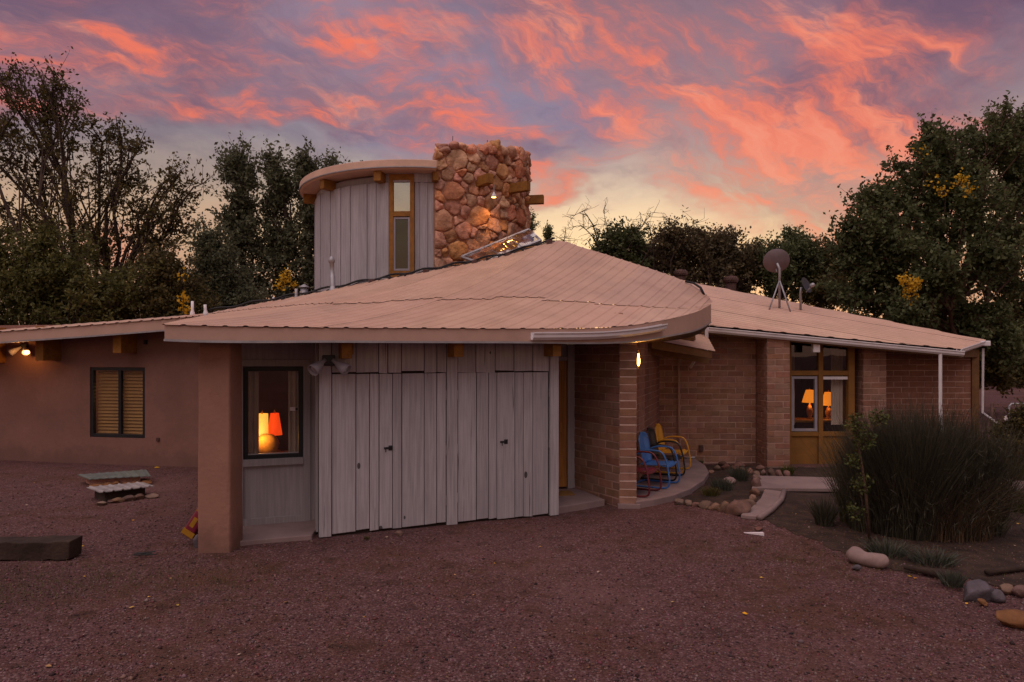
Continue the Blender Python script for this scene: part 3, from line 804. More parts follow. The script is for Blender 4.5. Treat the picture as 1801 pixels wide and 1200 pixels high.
dm.prism(q, 0.012); tag(dm.build('doormat', 'mat_brown', None), 'tan coir doormat on the concrete step before the front door', 'doormat')

# --- adobe brick walls
BL, BH, BD, CH = 0.300, 0.1005, 0.10, 0.1135
def brick_mesh(L):
    bm = bmesh.new(); bmesh.ops.create_cube(bm, size=1.0)
    for v in bm.verts:
        v.co = Vector((v.co.x * (L + random.uniform(-0.008, 0.008)), v.co.y * BD, v.co.z * (BH + random.uniform(-0.006, 0.006))))
        v.co += Vector((random.uniform(-.004, .004), random.uniform(-.003, .003), random.uniform(-.003, .003)))
    bmesh.ops.bevel(bm, geom=bm.edges[:], offset=0.004, segments=1, affect='EDGES')
    me = bpy.data.meshes.new('brick'); bm.to_mesh(me); bm.free()
    me.materials.append(MATS['brick_adobe']); return me
BRICKS = [brick_mesh(BL) for _ in range(9)]
def brick_wall(vp, s0, s1, z0, z1, name, singles=True, head=False, back=0.14, label=None, brick=BL, parent=house, zvis=None):
    mb = MB(); vp.box(mb, s0, s1, z0 - 0.05, z1, -back, -0.006)
    wall = mb.build(name, 'mortar', parent)
    rows = int((z1 - z0) / CH) + 1
    pitch = brick + 0.014
    joined = ([], [])
    for r in range(rows):
        z = z0 + r * CH + BH / 2
        if z + BH / 2 > z1 + 0.02: break
        a = s0 if r % 2 == 0 else s0 - pitch / 2
        if head: a = s0
        while a < s1 - 0.03:
            b0, b1 = max(a, s0), min(a + (s1 - s0 if head else brick), s1)
            if b1 - b0 > 0.035:
                me = random.choice(BRICKS)
                c = vp.pt(0.5 * (b0 + b1), z + random.uniform(-.003, .003), -BD / 2 + random.uniform(-0.002, 0.003))
                ax = math.atan2(vp.u.y, vp.u.x) + (math.pi if random.random() < .5 else 0)
                M = Matrix.Translation(c) @ Matrix.Rotation(ax, 4, 'Z') @ Matrix.Rotation(random.uniform(-.006, .006), 4, 'Y') @ Matrix.Diagonal(((b1 - b0) / BL, 1, 1, 1))
                if singles:
                    o = bpy.data.objects.new('brick', me); link(o, wall, M)
                else:
                    b = len(joined[0])
                    joined[0].extend(tuple(M @ v.co) for v in me.vertices)
                    joined[1].extend(tuple(b + i for i in p.vertices) for p in me.polygons)
            a += (s1 - s0 + 1) if head else pitch
    if joined[0]:
        mj = MB(); mj.v, mj.f = joined
        o = mj.build('brick_courses', 'brick_adobe', wall); o['kind'] = 'stuff'
    return wall
PC0, PC1 = Vector((0.97, 10.60)), Vector((1.520, 9.65))          # entry side wall
PV = VP(PC0, PC1)
brick_wall(PV, 0.0, PV.L, 0.0, 2.36, 'entry_wall')
PF = VP((1.522, 9.648), (1.757, 9.628))                            # pier front
pw_ = brick_wall(PF, 0.0, PF.L, 0.03, 2.34, 'pier', head=True, back=0.20)
pw_.data.materials[0] = MATS['mortar_pale']
mb = MB(); PF.box(mb, -0.03, PF.L + 0.05, -0.04, 0.045, -0.1, 0.05); mb.build('pier_footing', 'concrete', house, bevel=0.012)
# curved porch wall
cw = [(1.60, 9.80), (1.62, 10.2), (1.75, 10.55), (1.94, 10.8), (2.10, 11.25), (2.28, 11.7), (2.45, 12.2), (2.63, 12.7), (2.80, 13.2), (2.94, 13.6)]
for i in range(len(cw) - 1):
    v = VP(cw[i], cw[i + 1])
    brick_wall(v, 0, v.L, 0.10 if i else 0.06, 2.75, 'porch_wall', singles=False, brick=v.L - 0.013)
# right wing walls
RWAL = VP((2.6, 13.62), (4.86, 13.60))
brick_wall(RWAL, 0.30, RWAL.L, 0.02, 2.72, 'wing_wall')
P1s = VP((4.87, 13.62), (4.872, 13.02)); brick_wall(P1s, 0.0, P1s.L - 0.03, 0.02, 2.50, 'pier_side', singles=False)
P1 = VP((4.872, 13.02), (5.302, 13.02)); brick_wall(P1, 0, P1.L, 0.02, 2.50, 'wing_pier')
P1r = VP((5.304, 13.02), (5.306, 13.55)); brick_wall(P1r, 0.03, P1r.L, 0.02, 2.5, 'pier_side', singles=False)
P2s = VP((6.88, 14.0), (6.882, 13.36)); brick_wall(P2s, 0, P2s.L - 0.03, 0.02, 2.42, 'pier_side', singles=False)
P2 = VP((6.882, 13.36), (7.33, 13.36)); brick_wall(P2, 0, P2.L, 0.02, 2.45, 'wing_pier')
P2r = VP((7.332, 13.36), (7.334, 13.86)); brick_wall(P2r, 0.03, P2r.L, 0.02, 2.4, 'pier_side', singles=False)
EW = VP((7.30, 13.87), (9.33, 13.87)); brick_wall(EW, 0, EW.L, 0.02, 2.36, 'end_wall', singles=False)
mb = MB(); EW.box(mb, EW.L + 0.002, EW.L + 0.15, -0.02, 2.26, -0.2, 0.03); mb.build('corner_post', 'beam_dark', house, bevel=0.005)
# conduit and short pipe on the wing wall
mb = MB(); x = W(1194, 640, 13.55).x
mb.tube([Vector((x, 13.56, 2.1)), Vector((x, 13.56, 0.38))], 0.018, 8); mb.build('conduit', 'fascia_metal', house, smooth=True)
mb = MB(); mb.tube([W(1198, 806, 13.2), W(1222, 805, 13.0)], 0.02, 8); mb.build('drain_pipe', 'galvanised', house, smooth=True)
mb = MB(); c = W(1232.5, 788, 13.6); mb.box(c.x - 0.04, c.x + 0.04, 13.555, 13.595, c.z - 0.06, c.z + 0.06); mb.build('outlet_box', 'rust_metal', house, bevel=0.004)

# --- window unit of the right wing
UV = VP((5.34, 13.5), (6.88, 13.5))
def ub(mb, x0, x1, y0, y1, o0=-0.05, o1=0.05): return UV.pbox(mb, x0, x1, y0, y1, o0, o1)
mb = MB()
ub(mb, 1438, 1446, 606, 819); ub(mb, 1371, 1437.9, 652, 660.5, -.05, .045); ub(mb, 1446.1, 1500, 652, 660.5, -.05, .045)
ub(mb, 1371, 1437.9, 759.5, 767, -.05, .045); ub(mb, 1446.1, 1500, 759.5, 767, -.05, .045); ub(mb, 1490, 1501, 607, 819, -.06, .055); ub(mb, 1371, 1390, 603, 819, -.06, .055)
wu = mb.build('window_unit', 'yellow_paint', house, bevel=0.004)
for x0, x1 in ((1390.1, 1437.8), (1446.2, 1489.8)):
    mb = MB(); ub(mb, x0, x1, 767.2, 819, -0.03, 0.01); mb.build('lower_panel', 'yellow_paint', wu, bevel=0.003)
    pane(UV, UV.s_(x0), UV.s_(x1), UV.z_(1440, 651.5), UV.z_(1440, 607), 0.0, 'glass_side', wu)
mb = MB(); ub(mb, 1371, 1501, 819.5, 828, -0.1, 0.10); mb.build('concrete_sill', 'concrete', wu, bevel=0.01)
sf, (a0, a1, b0, b1) = window_frame(UV, 1391, 1436.5, 662, 758.5, 4.5, -0.03, 0.03, 'tower_sash', 'window_sash', parent=wu)
pane(UV, a0, a1, b0, b1, 0.0, 'glass', sf)
pane(UV, UV.s_(1446.2), UV.s_(1489.8), UV.z_(1440, 759), UV.z_(1440, 661), -0.01, 'glass', wu)
mb = MB(); ub(mb, 1446.5, 1489.5, 662.5, 667.5, 0.005, 0.03); mb.build('blind_head', 'white_metal', wu)
mb = MB(); ub(mb, 1413, 1424.5, 601, 620, 0.35, 0.45); mb.build('white_box', 'white_metal', house, bevel=0.006)
room(UV, -0.1, 1.75, 0.0, 2.6, 3.2, 'dark_interior')

# --- right wing roof
pl = lambda x, y: 2.70 - 0.094 * (x - 3.77) + 0.336 * (y - 13.0)
FL, FR, RR = (2.2, 13.0), (8.62, 13.0), (9.62, 13.85)
RB = [(1.9, 17.3), (4.22, 17.0), (6.4, 15.85)]
d2 = Vector((0.94, -0.342)); dn = Vector((0.342, 0.94))
poly = [Vector(FL), Vector(FR), Vector(RR), Vector((6.6, 15.62)), Vector((4.26, 17.0)), Vector((1.9, 17.6))]
def clip_line(w):       # the stretch of the line n.p = w inside the polygon, along d2
    ts = []
    for i in range(len(poly)):
        a, b = poly[i], poly[(i + 1) % len(poly)]
        fa, fb = a.dot(dn) - w, b.dot(dn) - w
        if fa * fb < 0:
            q = a.lerp(b, fa / (fa - fb)); ts.append(q.dot(d2))
    return (min(ts), max(ts)) if len(ts) >= 2 else None
wmin = min(p.dot(dn) for p in poly); wmax = max(p.dot(dn) for p in poly)
rroof = MB()
inner = [Vector((2.6, 13.1)), Vector((8.5, 13.1)), Vector((9.4, 13.85)), Vector((6.5, 15.5)), Vector((4.2, 16.8)), Vector((2.0, 17.2))]
rroof.poly([(p.x, p.y, pl(p.x, p.y) - 0.09) for p in inner])
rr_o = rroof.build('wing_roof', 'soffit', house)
RS = 0.155
nrib = int((wmax - wmin) / RS)
prof = [(-0.5, 0), (-0.17, 0), (-0.07, 0.013), (0.07, 0.013), (0.17, 0), (0.5, 0)]
for k0 in range(0, nrib + 1, 4):
    mb = MB()
    for k in range(k0, min(k0 + 4, nrib + 1)):
        cols = []
        for dc, h in prof:
            w = wmin + 0.01 + (k + 0.5 + dc) * RS
            w = min(max(w, wmin + 0.004), wmax - 0.004)
            cl = clip_line(w)
            if cl: cols.append((w, h, cl))
        if len(cols) < 2: continue
        P = []
        for j in range(9):
            row = []
            for w, h, (t0, t1) in cols:
                q = d2 * (t0 + (t1 - t0) * j / 8) + dn * w
                row.append((q.x, q.y, pl(q.x, q.y) + h + (0.004 if (k0 // 4) % 2 else 0)))
            P.append(row)
        mb.grid(P)
    if mb.f: mb.build('roof_sheet', 'roof_metal', rr_o)
path = [Vector((x, 12.99, pl(x, 13.0) - 0.125)) for x in np.linspace(3.72, 8.56, 24)]
g = sweep('gutter', 'white_metal', path, GUT, house)
path = [Vector((FR[0] - 0.15, 13.0 + 0.02, pl(8.62, 13.05) - 0.09)).lerp(Vector((9.45, 13.78, pl(9.62, 13.85) - 0.10)), t) for t in np.linspace(0, 1, 6)]
sweep('gutter', 'white_metal', path, GUT, house)
mb = MB(); q = Vector((9.50, 13.80, pl(9.62, 13.85) - 0.06)); mb.box(q.x - 0.09, q.x + 0.12, q.y - 0.10, q.y + 0.03, q.z - 0.05, q.z + 0.055); mb.build('gutter_end', 'white_metal', house, bevel=0.02)
VF = VP((8.62, 13.16), (9.47, 13.86)); mb = MB(); VF.box(mb, 0.0, VF.L, 2.10, 2.25, -0.04, 0.0); mb.build('fascia_board', 'beam_dark', house, bevel=0.004)
mb = MB()
for x in np.linspace(3.6, 8.5, 2): pass
mb.grid([[(x, 13.04, pl(x, 13.0) - 0.02), (x, 13.04, pl(x, 13.0) - 0.16), (x, 13.09, pl(x, 13.0) - 0.16)] for x in np.linspace(3.5, 8.6, 12)])
mb.build('fascia_board', 'beam_dark', house)
def downspout(pts, r=0.036):
    mb = MB(); mb.tube(pts, r, 4); return mb.build('downspout', 'white_metal', house, bevel=0.004)
x = W(1654, 700, 12.95).x
downspout([Vector((x, 12.95, pl(x, 13.0) - 0.09)), Vector((x, 12.95, 1.2)), Vector((x + 0.02, 12.95, 0.62)), Vector((x - 0.01, 12.93, 0.05))])
downspout([Vector((9.55, 13.83, 2.28)), Vector((9.54, 13.83, 0.98)), Vector((9.80, 13.6, 0.70)), Vector((10.1, 13.4, 0.55))], 0.026)
x = W(1243, 580, 12.95).x
downspout([Vector((x, 12.95, 2.66)), Vector((x, 12.95, 2.25)), Vector((x - 0.1, 13.3, 2.1)), Vector((x - 0.15, 13.55, 1.9))], 0.035)

# --- little awning over the porch
AW = [W(1146, 597, 12.0), W(1258, 618, 12.35), W(1236, 577, 13.45), W(1146, 572, 13.45)]
P = []
for j in range(0, 41):
    v = j / 40; h = 0.014 if j % 4 in (1, 2) else 0.0
    a = AW[0].lerp(AW[3], v); b = AW[1].lerp(AW[2], v)
    P.append([a.lerp(b, u) + Vector((0, 0, h)) for u in np.linspace(0, 1, 6)])
aw = MB().grid(P).build('awning_sheet', 'roof_metal', house)
mb = MB()
a, b = W(1146, 604, 12.03), W(1252, 622, 12.36)
mb.quadbox([a - Vector((0, 0, .09)), b - Vector((0, 0, .09)), b + Vector((0, .04, -.09)), a + Vector((0, .04, -.09)), a + Vector((0, 0, .055)), b + Vector((0, 0, .035)), b + Vector((0, .04, .035)), a + Vector((0, .04, .055))])
mb.build('fascia_board', 'beam_dark', house, bevel=0.004)
mb = MB(); a, b = W(1146, 612, 12.5), W(1247, 629, 12.9)
mb.quadbox([a - Vector((0, 0, .12)), b - Vector((0, 0, .12)), b + Vector((0, .1, -.12)), a + Vector((0, .1, -.12)), a + Vector((0, 0, .05)), b + Vector((0, 0, .05)), b + Vector((0, .1, .05)), a + Vector((0, .1, .05))])
mb.build('awning_beam', 'beam_dark', house)
mb = MB(); a, b = W(1190, 577, 12.6), W(1222, 577, 12.6); mb.box(a.x, b.x, 12.55, 12.75, W(0, 599, 12.6).z, W(0, 565, 12.6).z); mb.build('roof_block', 'beam_dark', house)

# --- left wing: stucco wall, window with blinds, beams, roof
LW = VP((-12.6, 14.35), (-5.3, 12.95))
mb = MB()
wx0, wx1 = LW.s_(158), LW.s_(255); wz0, wz1 = LW.z_(206, 770), LW.z_(206, 646)
LW.box(mb, 0, wx0, -0.05, 2.75, -0.3, 0); LW.box(mb, wx1, LW.L, -0.05, 2.75, -0.3, 0)
LW.box(mb, wx0, wx1, -0.05, wz0, -0.3, 0); LW.box(mb, wx0, wx1, wz1, 2.75, -0.3, 0)
lw_o = mb.build('stucco_wall', 'stucco_wing_shaded', house)
wf, (a0, a1, b0, b1) = window_frame(LW, 158.2, 254.8, 646.5, 769.5, 5.5, -0.09, -0.015, 'black_frame', mull=(209,))
mid = LW.s_(209)
pane(LW, a0, mid - 0.03, b0, b1, -0.05, 'glass', wf); pane(LW, mid + 0.03, a1, b0, b1, -0.055, 'glass', wf)
n = 19
for k in range(n):
    z = b0 + (b1 - b0) * (k + 0.5) / n
    mb = MB()
    mb.quadbox([LW.pt(a0, z - 0.028, -0.12), LW.pt(a1, z - 0.028, -0.12), LW.pt(a1, z - 0.028, -0.124), LW.pt(a0, z - 0.028, -0.124),
                LW.pt(a0, z + 0.020, -0.15), LW.pt(a1, z + 0.020, -0.15), LW.pt(a1, z + 0.020, -0.154), LW.pt(a0, z + 0.020, -0.154)])
    mb.build('blind_slat', 'blind', wf)
mb = MB(); LW.pbox(mb, 276, 281, 770, 776, 0.002, 0.03); mb.build('hose_bib', 'rust_metal', house, bevel=0.005)
mb = MB(); LW.pbox(mb, 255.5, 259.5, 598, 606, 0.002, 0.05); mb.build('wall_vent', 'dark_metal', house)
room(LW, wx0 - 0.4, wx1 + 0.4, wz0 - 0.5, wz1 + 0.3, 1.5)
for px, y0, y1 in ((1, 604, 641), (98, 598, 637), (231, 584, 624)):
    s = LW.s_(px + 3); z0, z1 = LW.z_(px, y1) + 0.03, 2.70
    mb = MB(); LW.box(mb, s - 0.09, s + 0.09, z0, z1, -0.1, 0.42); mb.build('beam_end', 'beam_wood', house, bevel=0.008)
# roof of the left wing
eav = [W(-130, 594.5, 13.25), W(0, 583.5, 13.0), W(150, 572.5, 12.75), W(286, 561.5, 12.5), W(368, 554.5, 12.35)]
ek = spline([(i, *p) for i, p in enumerate(eav)])
ndir = Vector((0.20, 0.98, 0.0))
nr = 26
lroof = MB()
lroof.grid([[Vector(ek(t)) - Vector((0, -0.04, 0.17)), Vector(ek(t)) + ndir * 0.9 - Vector((0, 0, 0.12))] for t in np.linspace(0, 4, 12)])
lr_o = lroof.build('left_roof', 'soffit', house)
for k in range(nr):
    P = []
    for dc, h in prof:
        t = min(max((k + 0.5 + dc) / nr * 4, 0), 4)
        p = Vector(ek(t)); P.append([p + Vector((0, 0, h)), p + ndir * 0.9 + Vector((0.0, 0, h + 0.13)), p + ndir * 4.0 + Vector((0, 0, h + 0.16))])
    if k % 4 == 0: mb = MB()
    mb.grid(P)
    if k % 4 == 3 or k == nr - 1: mb.build('roof_sheet', 'roof_metal', lr_o)
P = []
for t in np.linspace(0, 4, 20):
    p = Vector(ek(t)) + Vector((0, 0.03, -0.006)); P.append([p, p - Vector((0, 0, 0.205)), p + Vector((0, 0.03, -0.205))])
MB().grid(P).build('fascia', 'fascia_metal', house)
P = []
for t in np.linspace(0, 4, 20):
    p = Vector(ek(t)) + Vector((0, 0.025, -0.206)); P.append([p + Vector((0, -0.012, 0.012)), p + Vector((0, -0.012, -0.016)), p + Vector((0, 0.06, -0.016))])
MB().grid(P).build('drip_edge', 'galvanised', house)
# closing walls so that the rooms are dark behind the skins
mb = MB()
for a, b in (((-5.35, 12.95), (-3.72, 8.4)),):
    v = VP(a, b); v.box(mb, 0, v.L, -0.05, 2.42, -0.1, 0.0)
mb.build('side_wall', 'stucco', house)
# back wall under the high edge of the main roof
P = []
for c in np.linspace(0, 33.5, 40):
    p = Tpos(c) - Vector((0, 0.03, 0.01)); P.append([p, Vector((p.x, p.y + 0.02, 0.0))])
MB().grid(P).build('clerestory_wall', 'trim_grey', house)

# --- the round tower
TC = Vector((-2.155, 16.46)); TR = 2.49
def tpt(a, z, r=TR): return Vector((TC.x + r * math.sin(a), TC.y - r * math.cos(a), z))
def tang(px):           # angle on the near side of the cylinder seen at photo column px
    k = (px - CX) / F; d = Vector((k, 1)).normalized()
    b = d.dot(TC); disc = b * b - (TC.length_squared - TR * TR)
    t = b - math.sqrt(max(disc, 0)); q = d * t - TC
    return math.atan2(q.x, -q.y)
ZT = 5.82
aj = tang(763.5)
mb = MB()
A = np.linspace(-2.6, aj, 40)
mb.grid([[tpt(a, 2.0, TR - 0.03), tpt(a, ZT, TR - 0.03)] for a in A])
tw = mb.build('tower_wall', 'trim_grey', house)
def tower_board(a0, a1, z0, z1, off, name='board', mat='tower_board', thick=0.03):
    mb = MB(); n = 3
    for i in range(n):
        b0, b1 = a0 + (a1 - a0) * i / n, a0 + (a1 - a0) * (i + 1) / n
        mb.quadbox([tpt(b0, z0, TR + off), tpt(b1, z0, TR + off), tpt(b1, z0, TR + off - thick), tpt(b0, z0, TR + off - thick),
                    tpt(b0, z1, TR + off), tpt(b1, z1, TR + off), tpt(b1, z1, TR + off - thick), tpt(b0, z1, TR + off - thick)])
    return mb.build(name, mat, tw)
cols = [tang(x) for x in (553.5, 559, 564.5, 572, 582, 594, 600, 608, 617, 632, 646, 651, 662, 670, 684.5)]
a_ = cols[0]
wide = [a_ - 0.09 * k for k in range(14, 0, -1)] + cols
for i, (p, q) in enumerate(zip(wide[:-1], wide[1:])):
    tower_board(p + 0.0012, q - 0.0012, 2.4, ZT - 0.14, (0.022 if i % 2 else 0.006) + random.uniform(-.003, .003))
c2 = [tang(x) for x in (729.5, 738, 752, 763)]
for i, (p, q) in enumerate(zip(c2[:-1], c2[1:])):
    tower_board(p + 0.0012, q - 0.0012, 2.4, ZT - 0.14, 0.02 if i % 2 else 0.006)
tower_board(wide[0], tang(685), ZT - 0.135, ZT + 0.05, 0.03, 'frieze_board')
tower_board(tang(685.5), tang(763), ZT - 0.135, ZT + 0.05, 0.03, 'frieze_board')
# narrow window
aw0, aw1 = tang(685), tang(729)
tA, tB = tpt(aw0, 0), tpt(aw1, 0)
TV = VP((tA.x, tA.y), (tB.x, tB.y))
zt = lambda py: CZ - (py - HY) * 14.02 / F
mb = MB(); w = 0.085
TV.box(mb, 0, w, zt(492), zt(308), -0.04, 0.05); TV.box(mb, TV.L - w, TV.L, zt(492), zt(308), -0.04, 0.05)
TV.box(mb, w, TV.L - w, zt(318.5), zt(308), -0.04, 0.048); TV.box(mb, w, TV.L - w, zt(382), zt(373), -0.04, 0.048); TV.box(mb, w, TV.L - w, zt(492), zt(477.5), -0.04, 0.048)
tf = mb.build('window', 'beam_wood', house, bevel=0.004)
pane(TV, w, TV.L - w, zt(373), zt(318.5), 0.0, 'glass_bright', tf)
mb = MB(); s0, s1, z0, z1, f = w + 0.002, TV.L - w - 0.002, zt(477), zt(383), 0.042
TV.box(mb, s0, s0 + f, z0, z1, -0.02, 0.03); TV.box(mb, s1 - f, s1, z0, z1, -0.02, 0.03); TV.box(mb, s0 + f, s1 - f, z0, z0 + f, -0.02, 0.028); TV.box(mb, s0 + f, s1 - f, z1 - f, z1, -0.02, 0.028)
sash = mb.build('sash', 'tower_sash', tf, bevel=0.003)
pane(TV, s0 + f, s1 - f, z0 + f, z1 - f, 0.0, 'glass_tower', tf)
mb = MB(); TV.box(mb, 0.02, TV.L - 0.02, zt(491), zt(309), -0.30, -0.25); mb.build('window_back', 'dark_interior', tf)
# tower roof with rolled edge
mb = MB(); P = []
for a in np.linspace(-2.7, aj + 0.004, 60):
    P.append([tpt(a, ZT + 0.04, TR - 0.1), tpt(a, ZT + 0.045, TR + 0.30), tpt(a, ZT + 0.075, TR + 0.34), tpt(a, ZT + 0.085, TR + 0.36), tpt(a, ZT + 0.225, TR + 0.345), tpt(a, ZT + 0.243, TR + 0.32), tpt(a, ZT + 0.25, TR + 0.28), tpt(a, ZT + 0.27, TR - 0.6), tpt(a, ZT + 0.28, 0.05)])
mb.grid(P)
tr_o = mb.build('tower_roof', 'roof_metal', house)
P = [[tpt(a, ZT + 0.095, TR + 0.362), tpt(a, ZT + 0.075, TR + 0.362), tpt(a, ZT + 0.072, TR + 0.29)] for a in np.linspace(-2.7, aj, 60)]
MB().grid(P).build('drip_edge', 'galvanised', tr_o)
def radial_beam(a, z0, z1, r0, r1, w=0.11, mat='beam_wood', name='beam_end'):
    mb = MB(); c, s = math.cos(a), math.sin(a); t = Vector((c, s, 0)); q = []
    for z in (z0, z1):
        for r, sg in ((r1, -1), (r1, 1), (r0, 1), (r0, -1)): q.append(tpt(a, z, r) + t * sg * w)
    mb.quadbox(q); return mb.build(name, mat, house, bevel=0.006)
for px in (556, 585, 672):
    radial_beam(tang(px) - (0.16 if px == 556 else 0), ZT - 0.155, ZT + 0.043, TR - 0.1, TR + 0.26, 0.075)

# --- stone wall of the tower: irregular stones, each one a piece
def stone_wall():
    a0, a1 = aj, aj + 2.05
    Lw = (a1 - a0) * TR; H0, H1 = 3.15, 6.95
    HT = lambda u: 6.44 + 0.40 * min(1.0, u / (0.62 * (a1 - a0) * TR)) + 0.05 * math.sin(u * 5.3)
    mb = MB(); P = []
    for a in np.linspace(a0, a1, 50):
        top = HT((a - a0) * TR) - 0.10 + 0.04 * math.sin(a * 23)
        P.append([tpt(a, 2.4, TR + 0.005), tpt(a, top, TR + 0.005), tpt(a, top, TR - 0.3), tpt(a, 2.4, TR - 0.3)])
    mb.grid(P); mb.poly(P[0])
    wall = mb.build('stone_wall', 'mortar_stone', house)
    rnd = random.Random(11)
    pts = []
    tries = 0
    # two sizes of stones, dart throwing
    for R0, tr in ((0.38, 30), (0.29, 260), (0.215, 1200), (0.15, 3500)):
        for _ in range(tr):
            p = (rnd.uniform(0.02, Lw), rnd.uniform(H0, H1 - 0.02), R0)
            if p[1] > HT(p[0]) - 0.06: continue
            if all((p[0] - q[0])**2 + ((p[1] - q[1]) * 1.08)**2 > (0.5 * (R0 + q[2]))**2 for q in pts): pts.append(p)
    def cell(i):
        px, pz, pr = pts[i]
        lo, hi = 0.0, Lw
        topw = HT(px)
        poly = [(max(lo, px - .5), max(H0 - .1, pz - .5)), (min(hi, px + .5), max(H0 - .1, pz - .5)), (min(hi, px + .5), min(topw, pz + .5)), (max(lo, px - .5), min(topw, pz + .5))]
        for j, (qx, qz, qr) in enumerate(pts):
            if j == i or abs(qx - px) > 1 or abs(qz - pz) > 1: continue
            dx, dz = qx - px, qz - pz
            d2_ = dx * dx + dz * dz
            k = 0.5 + 0.5 * (pr * pr - qr * qr) / d2_ * 0.35       # power diagram
            mx, mz = px + dx * k, pz + dz * k
            out = []
            for a, b in zip(poly, poly[1:] + poly[:1]):
                fa = (a[0] - mx) * dx + (a[1] - mz) * dz; fb = (b[0] - mx) * dx + (b[1] - mz) * dz
                if fa <= 0: out.append(a)
                if fa * fb < 0:
                    t = fa / (fa - fb); out.append((a[0] + (b[0] - a[0]) * t, a[1] + (b[1] - a[1]) * t))
            poly = out
            if len(poly) < 3: return None
        return poly
    for i in range(len(pts)):
        poly = cell(i)
        if not poly or len(poly) < 3: continue
        cx = sum(p[0] for p in poly) / len(poly); cz = sum(p[1] for p in poly) / len(poly)
        n = 18; ring = []
        for k in range(n):       # radial outline, shrunk for the joint and rounded
            t = 2 * math.pi * k / n; dx, dz = math.cos(t), math.sin(t); best = 9
            for a, b in zip(poly, poly[1:] + poly[:1]):
                ex, ez = b[0] - a[0], b[1] - a[1]; den = dx * ez - dz * ex
                if abs(den) < 1e-9: continue
                s_ = ((a[0] - cx) * ez - (a[1] - cz) * ex) / den
                if s_ > 0: best = min(best, s_)
            ring.append(best)
        sm = [0.10 * ring[k - 1] + 0.80 * ring[k] + 0.10 * ring[(k + 1) % n] for k in range(n)]
        rr = [max(min(r, s_ * 1.04) - 0.009, 0.03) * (1 + rnd.uniform(-.09, .03)) for r, s_ in zip(ring, sm)]
        size = sum(rr) / n
        dep = rnd.uniform(0.02, 0.085)
        ph = rnd.uniform(0, 99)
        ttx, ttz = rnd.uniform(-.30, .30), rnd.uniform(-.34, .20)
        V, Fc = [], []
        for (f, dd) in ((1.0, -0.4), (0.99, 0.55), (0.88, 0.97), (0.48, 1.05)):
            for k in range(n):
                t = 2 * math.pi * k / n; r = rr[k] * f
                x, z = r * math.cos(t), r * math.sin(t)
                o = dep * dd + (ttx * x + ttz * z) * (dd > 0.5)
                if dd > 0: o += 0.055 * noise.noise((x * 9 + ph, z * 9, ph)) + 0.035 * noise.noise((x * 22 + ph, z * 22, ph))
                V.append((cx + x, cz + z, o))
        V.append((cx, cz, dep + 0.02 * noise.noise((ph, ph, 0))))
        for l in range(3):
            for k in range(n):
                k2 = (k + 1) % n; Fc.append((l * n + k, l * n + k2, (l + 1) * n + k2, (l + 1) * n + k))
        for k in range(n): Fc.append((3 * n + k, 3 * n + (k + 1) % n, 4 * n))
        mb = MB(); mb.v = [tuple(tpt(a0 + u / TR, z, TR + 0.02 + o)) for u, z, o in V]; mb.f = Fc
        mb.build('stone', 'stone_red', wall, smooth=True)
    # capping stones along the broken top
    u = 0.05
    while u < Lw * 0.97:
        w = rnd.uniform(0.13, 0.30); hgt = rnd.uniform(0.10, 0.20)
        a = a0 + (u + w / 2) / TR
        bm = bmesh.new(); bmesh.ops.create_icosphere(bm, subdivisions=3, radius=1.0)
        ph = rnd.uniform(0, 99)
        for _ in range(7):
            pn = Vector((rnd.uniform(-1, 1), rnd.uniform(-1, 1), rnd.uniform(-1, 1))).normalized(); pd = rnd.uniform(.5, .8)
            for v in bm.verts:
                dd = v.co.dot(pn)
                if dd > pd: v.co -= pn * (dd - pd) * 0.9
        for v in bm.verts:
            v.co *= 1 + 0.28 * noise.noise(v.co * 1.4 + Vector((ph, 0, 0)))
        me = bpy.data.meshes.new('stone'); bm.to_mesh(me); bm.free(); me.materials.append(MATS['stone_red'])
        me.polygons.foreach_set('use_smooth', [True] * len(me.polygons))
        c = tpt(a, HT(u) - 0.04 + rnd.uniform(-.05, .05), TR - 0.03)
        M = Matrix.Translation(c) @ Matrix.Rotation(a, 4, 'Z') @ Matrix.Rotation(rnd.uniform(-.4, .4), 4, 'Y') @ Matrix.Diagonal((w * 0.62, 0.17, hgt, 1))
        link(bpy.data.objects.new('stone', me), wall, M)
        u += w * 0.9
stone_wall()
radial_beam(tang(764.5), ZT - 0.13, ZT + 0.05, TR - 0.1, TR + 0.20, 0.06)
radial_beam(tang(842), ZT - 0.13, ZT + 0.07, TR - 0.1, TR + 0.45, 0.075)
radial_beam(tang(893), ZT - 0.12, ZT + 0.08, TR - 0.1, TR + 0.55, 0.075)
radial_beam(tang(893) + 0.42, ZT - 0.14, ZT + 0.06, TR - 0.1, TR + 0.45, 0.075)
for a, h in ((tang(798), .16), (tang(861), .22)):
    mb = MB(); p = tpt(a, 6.55, TR - 0.08); mb.tube([p, p + Vector((0.005, 0, h))], 0.007, 5); mb.build('lightning_rod', 'dark_metal', house)
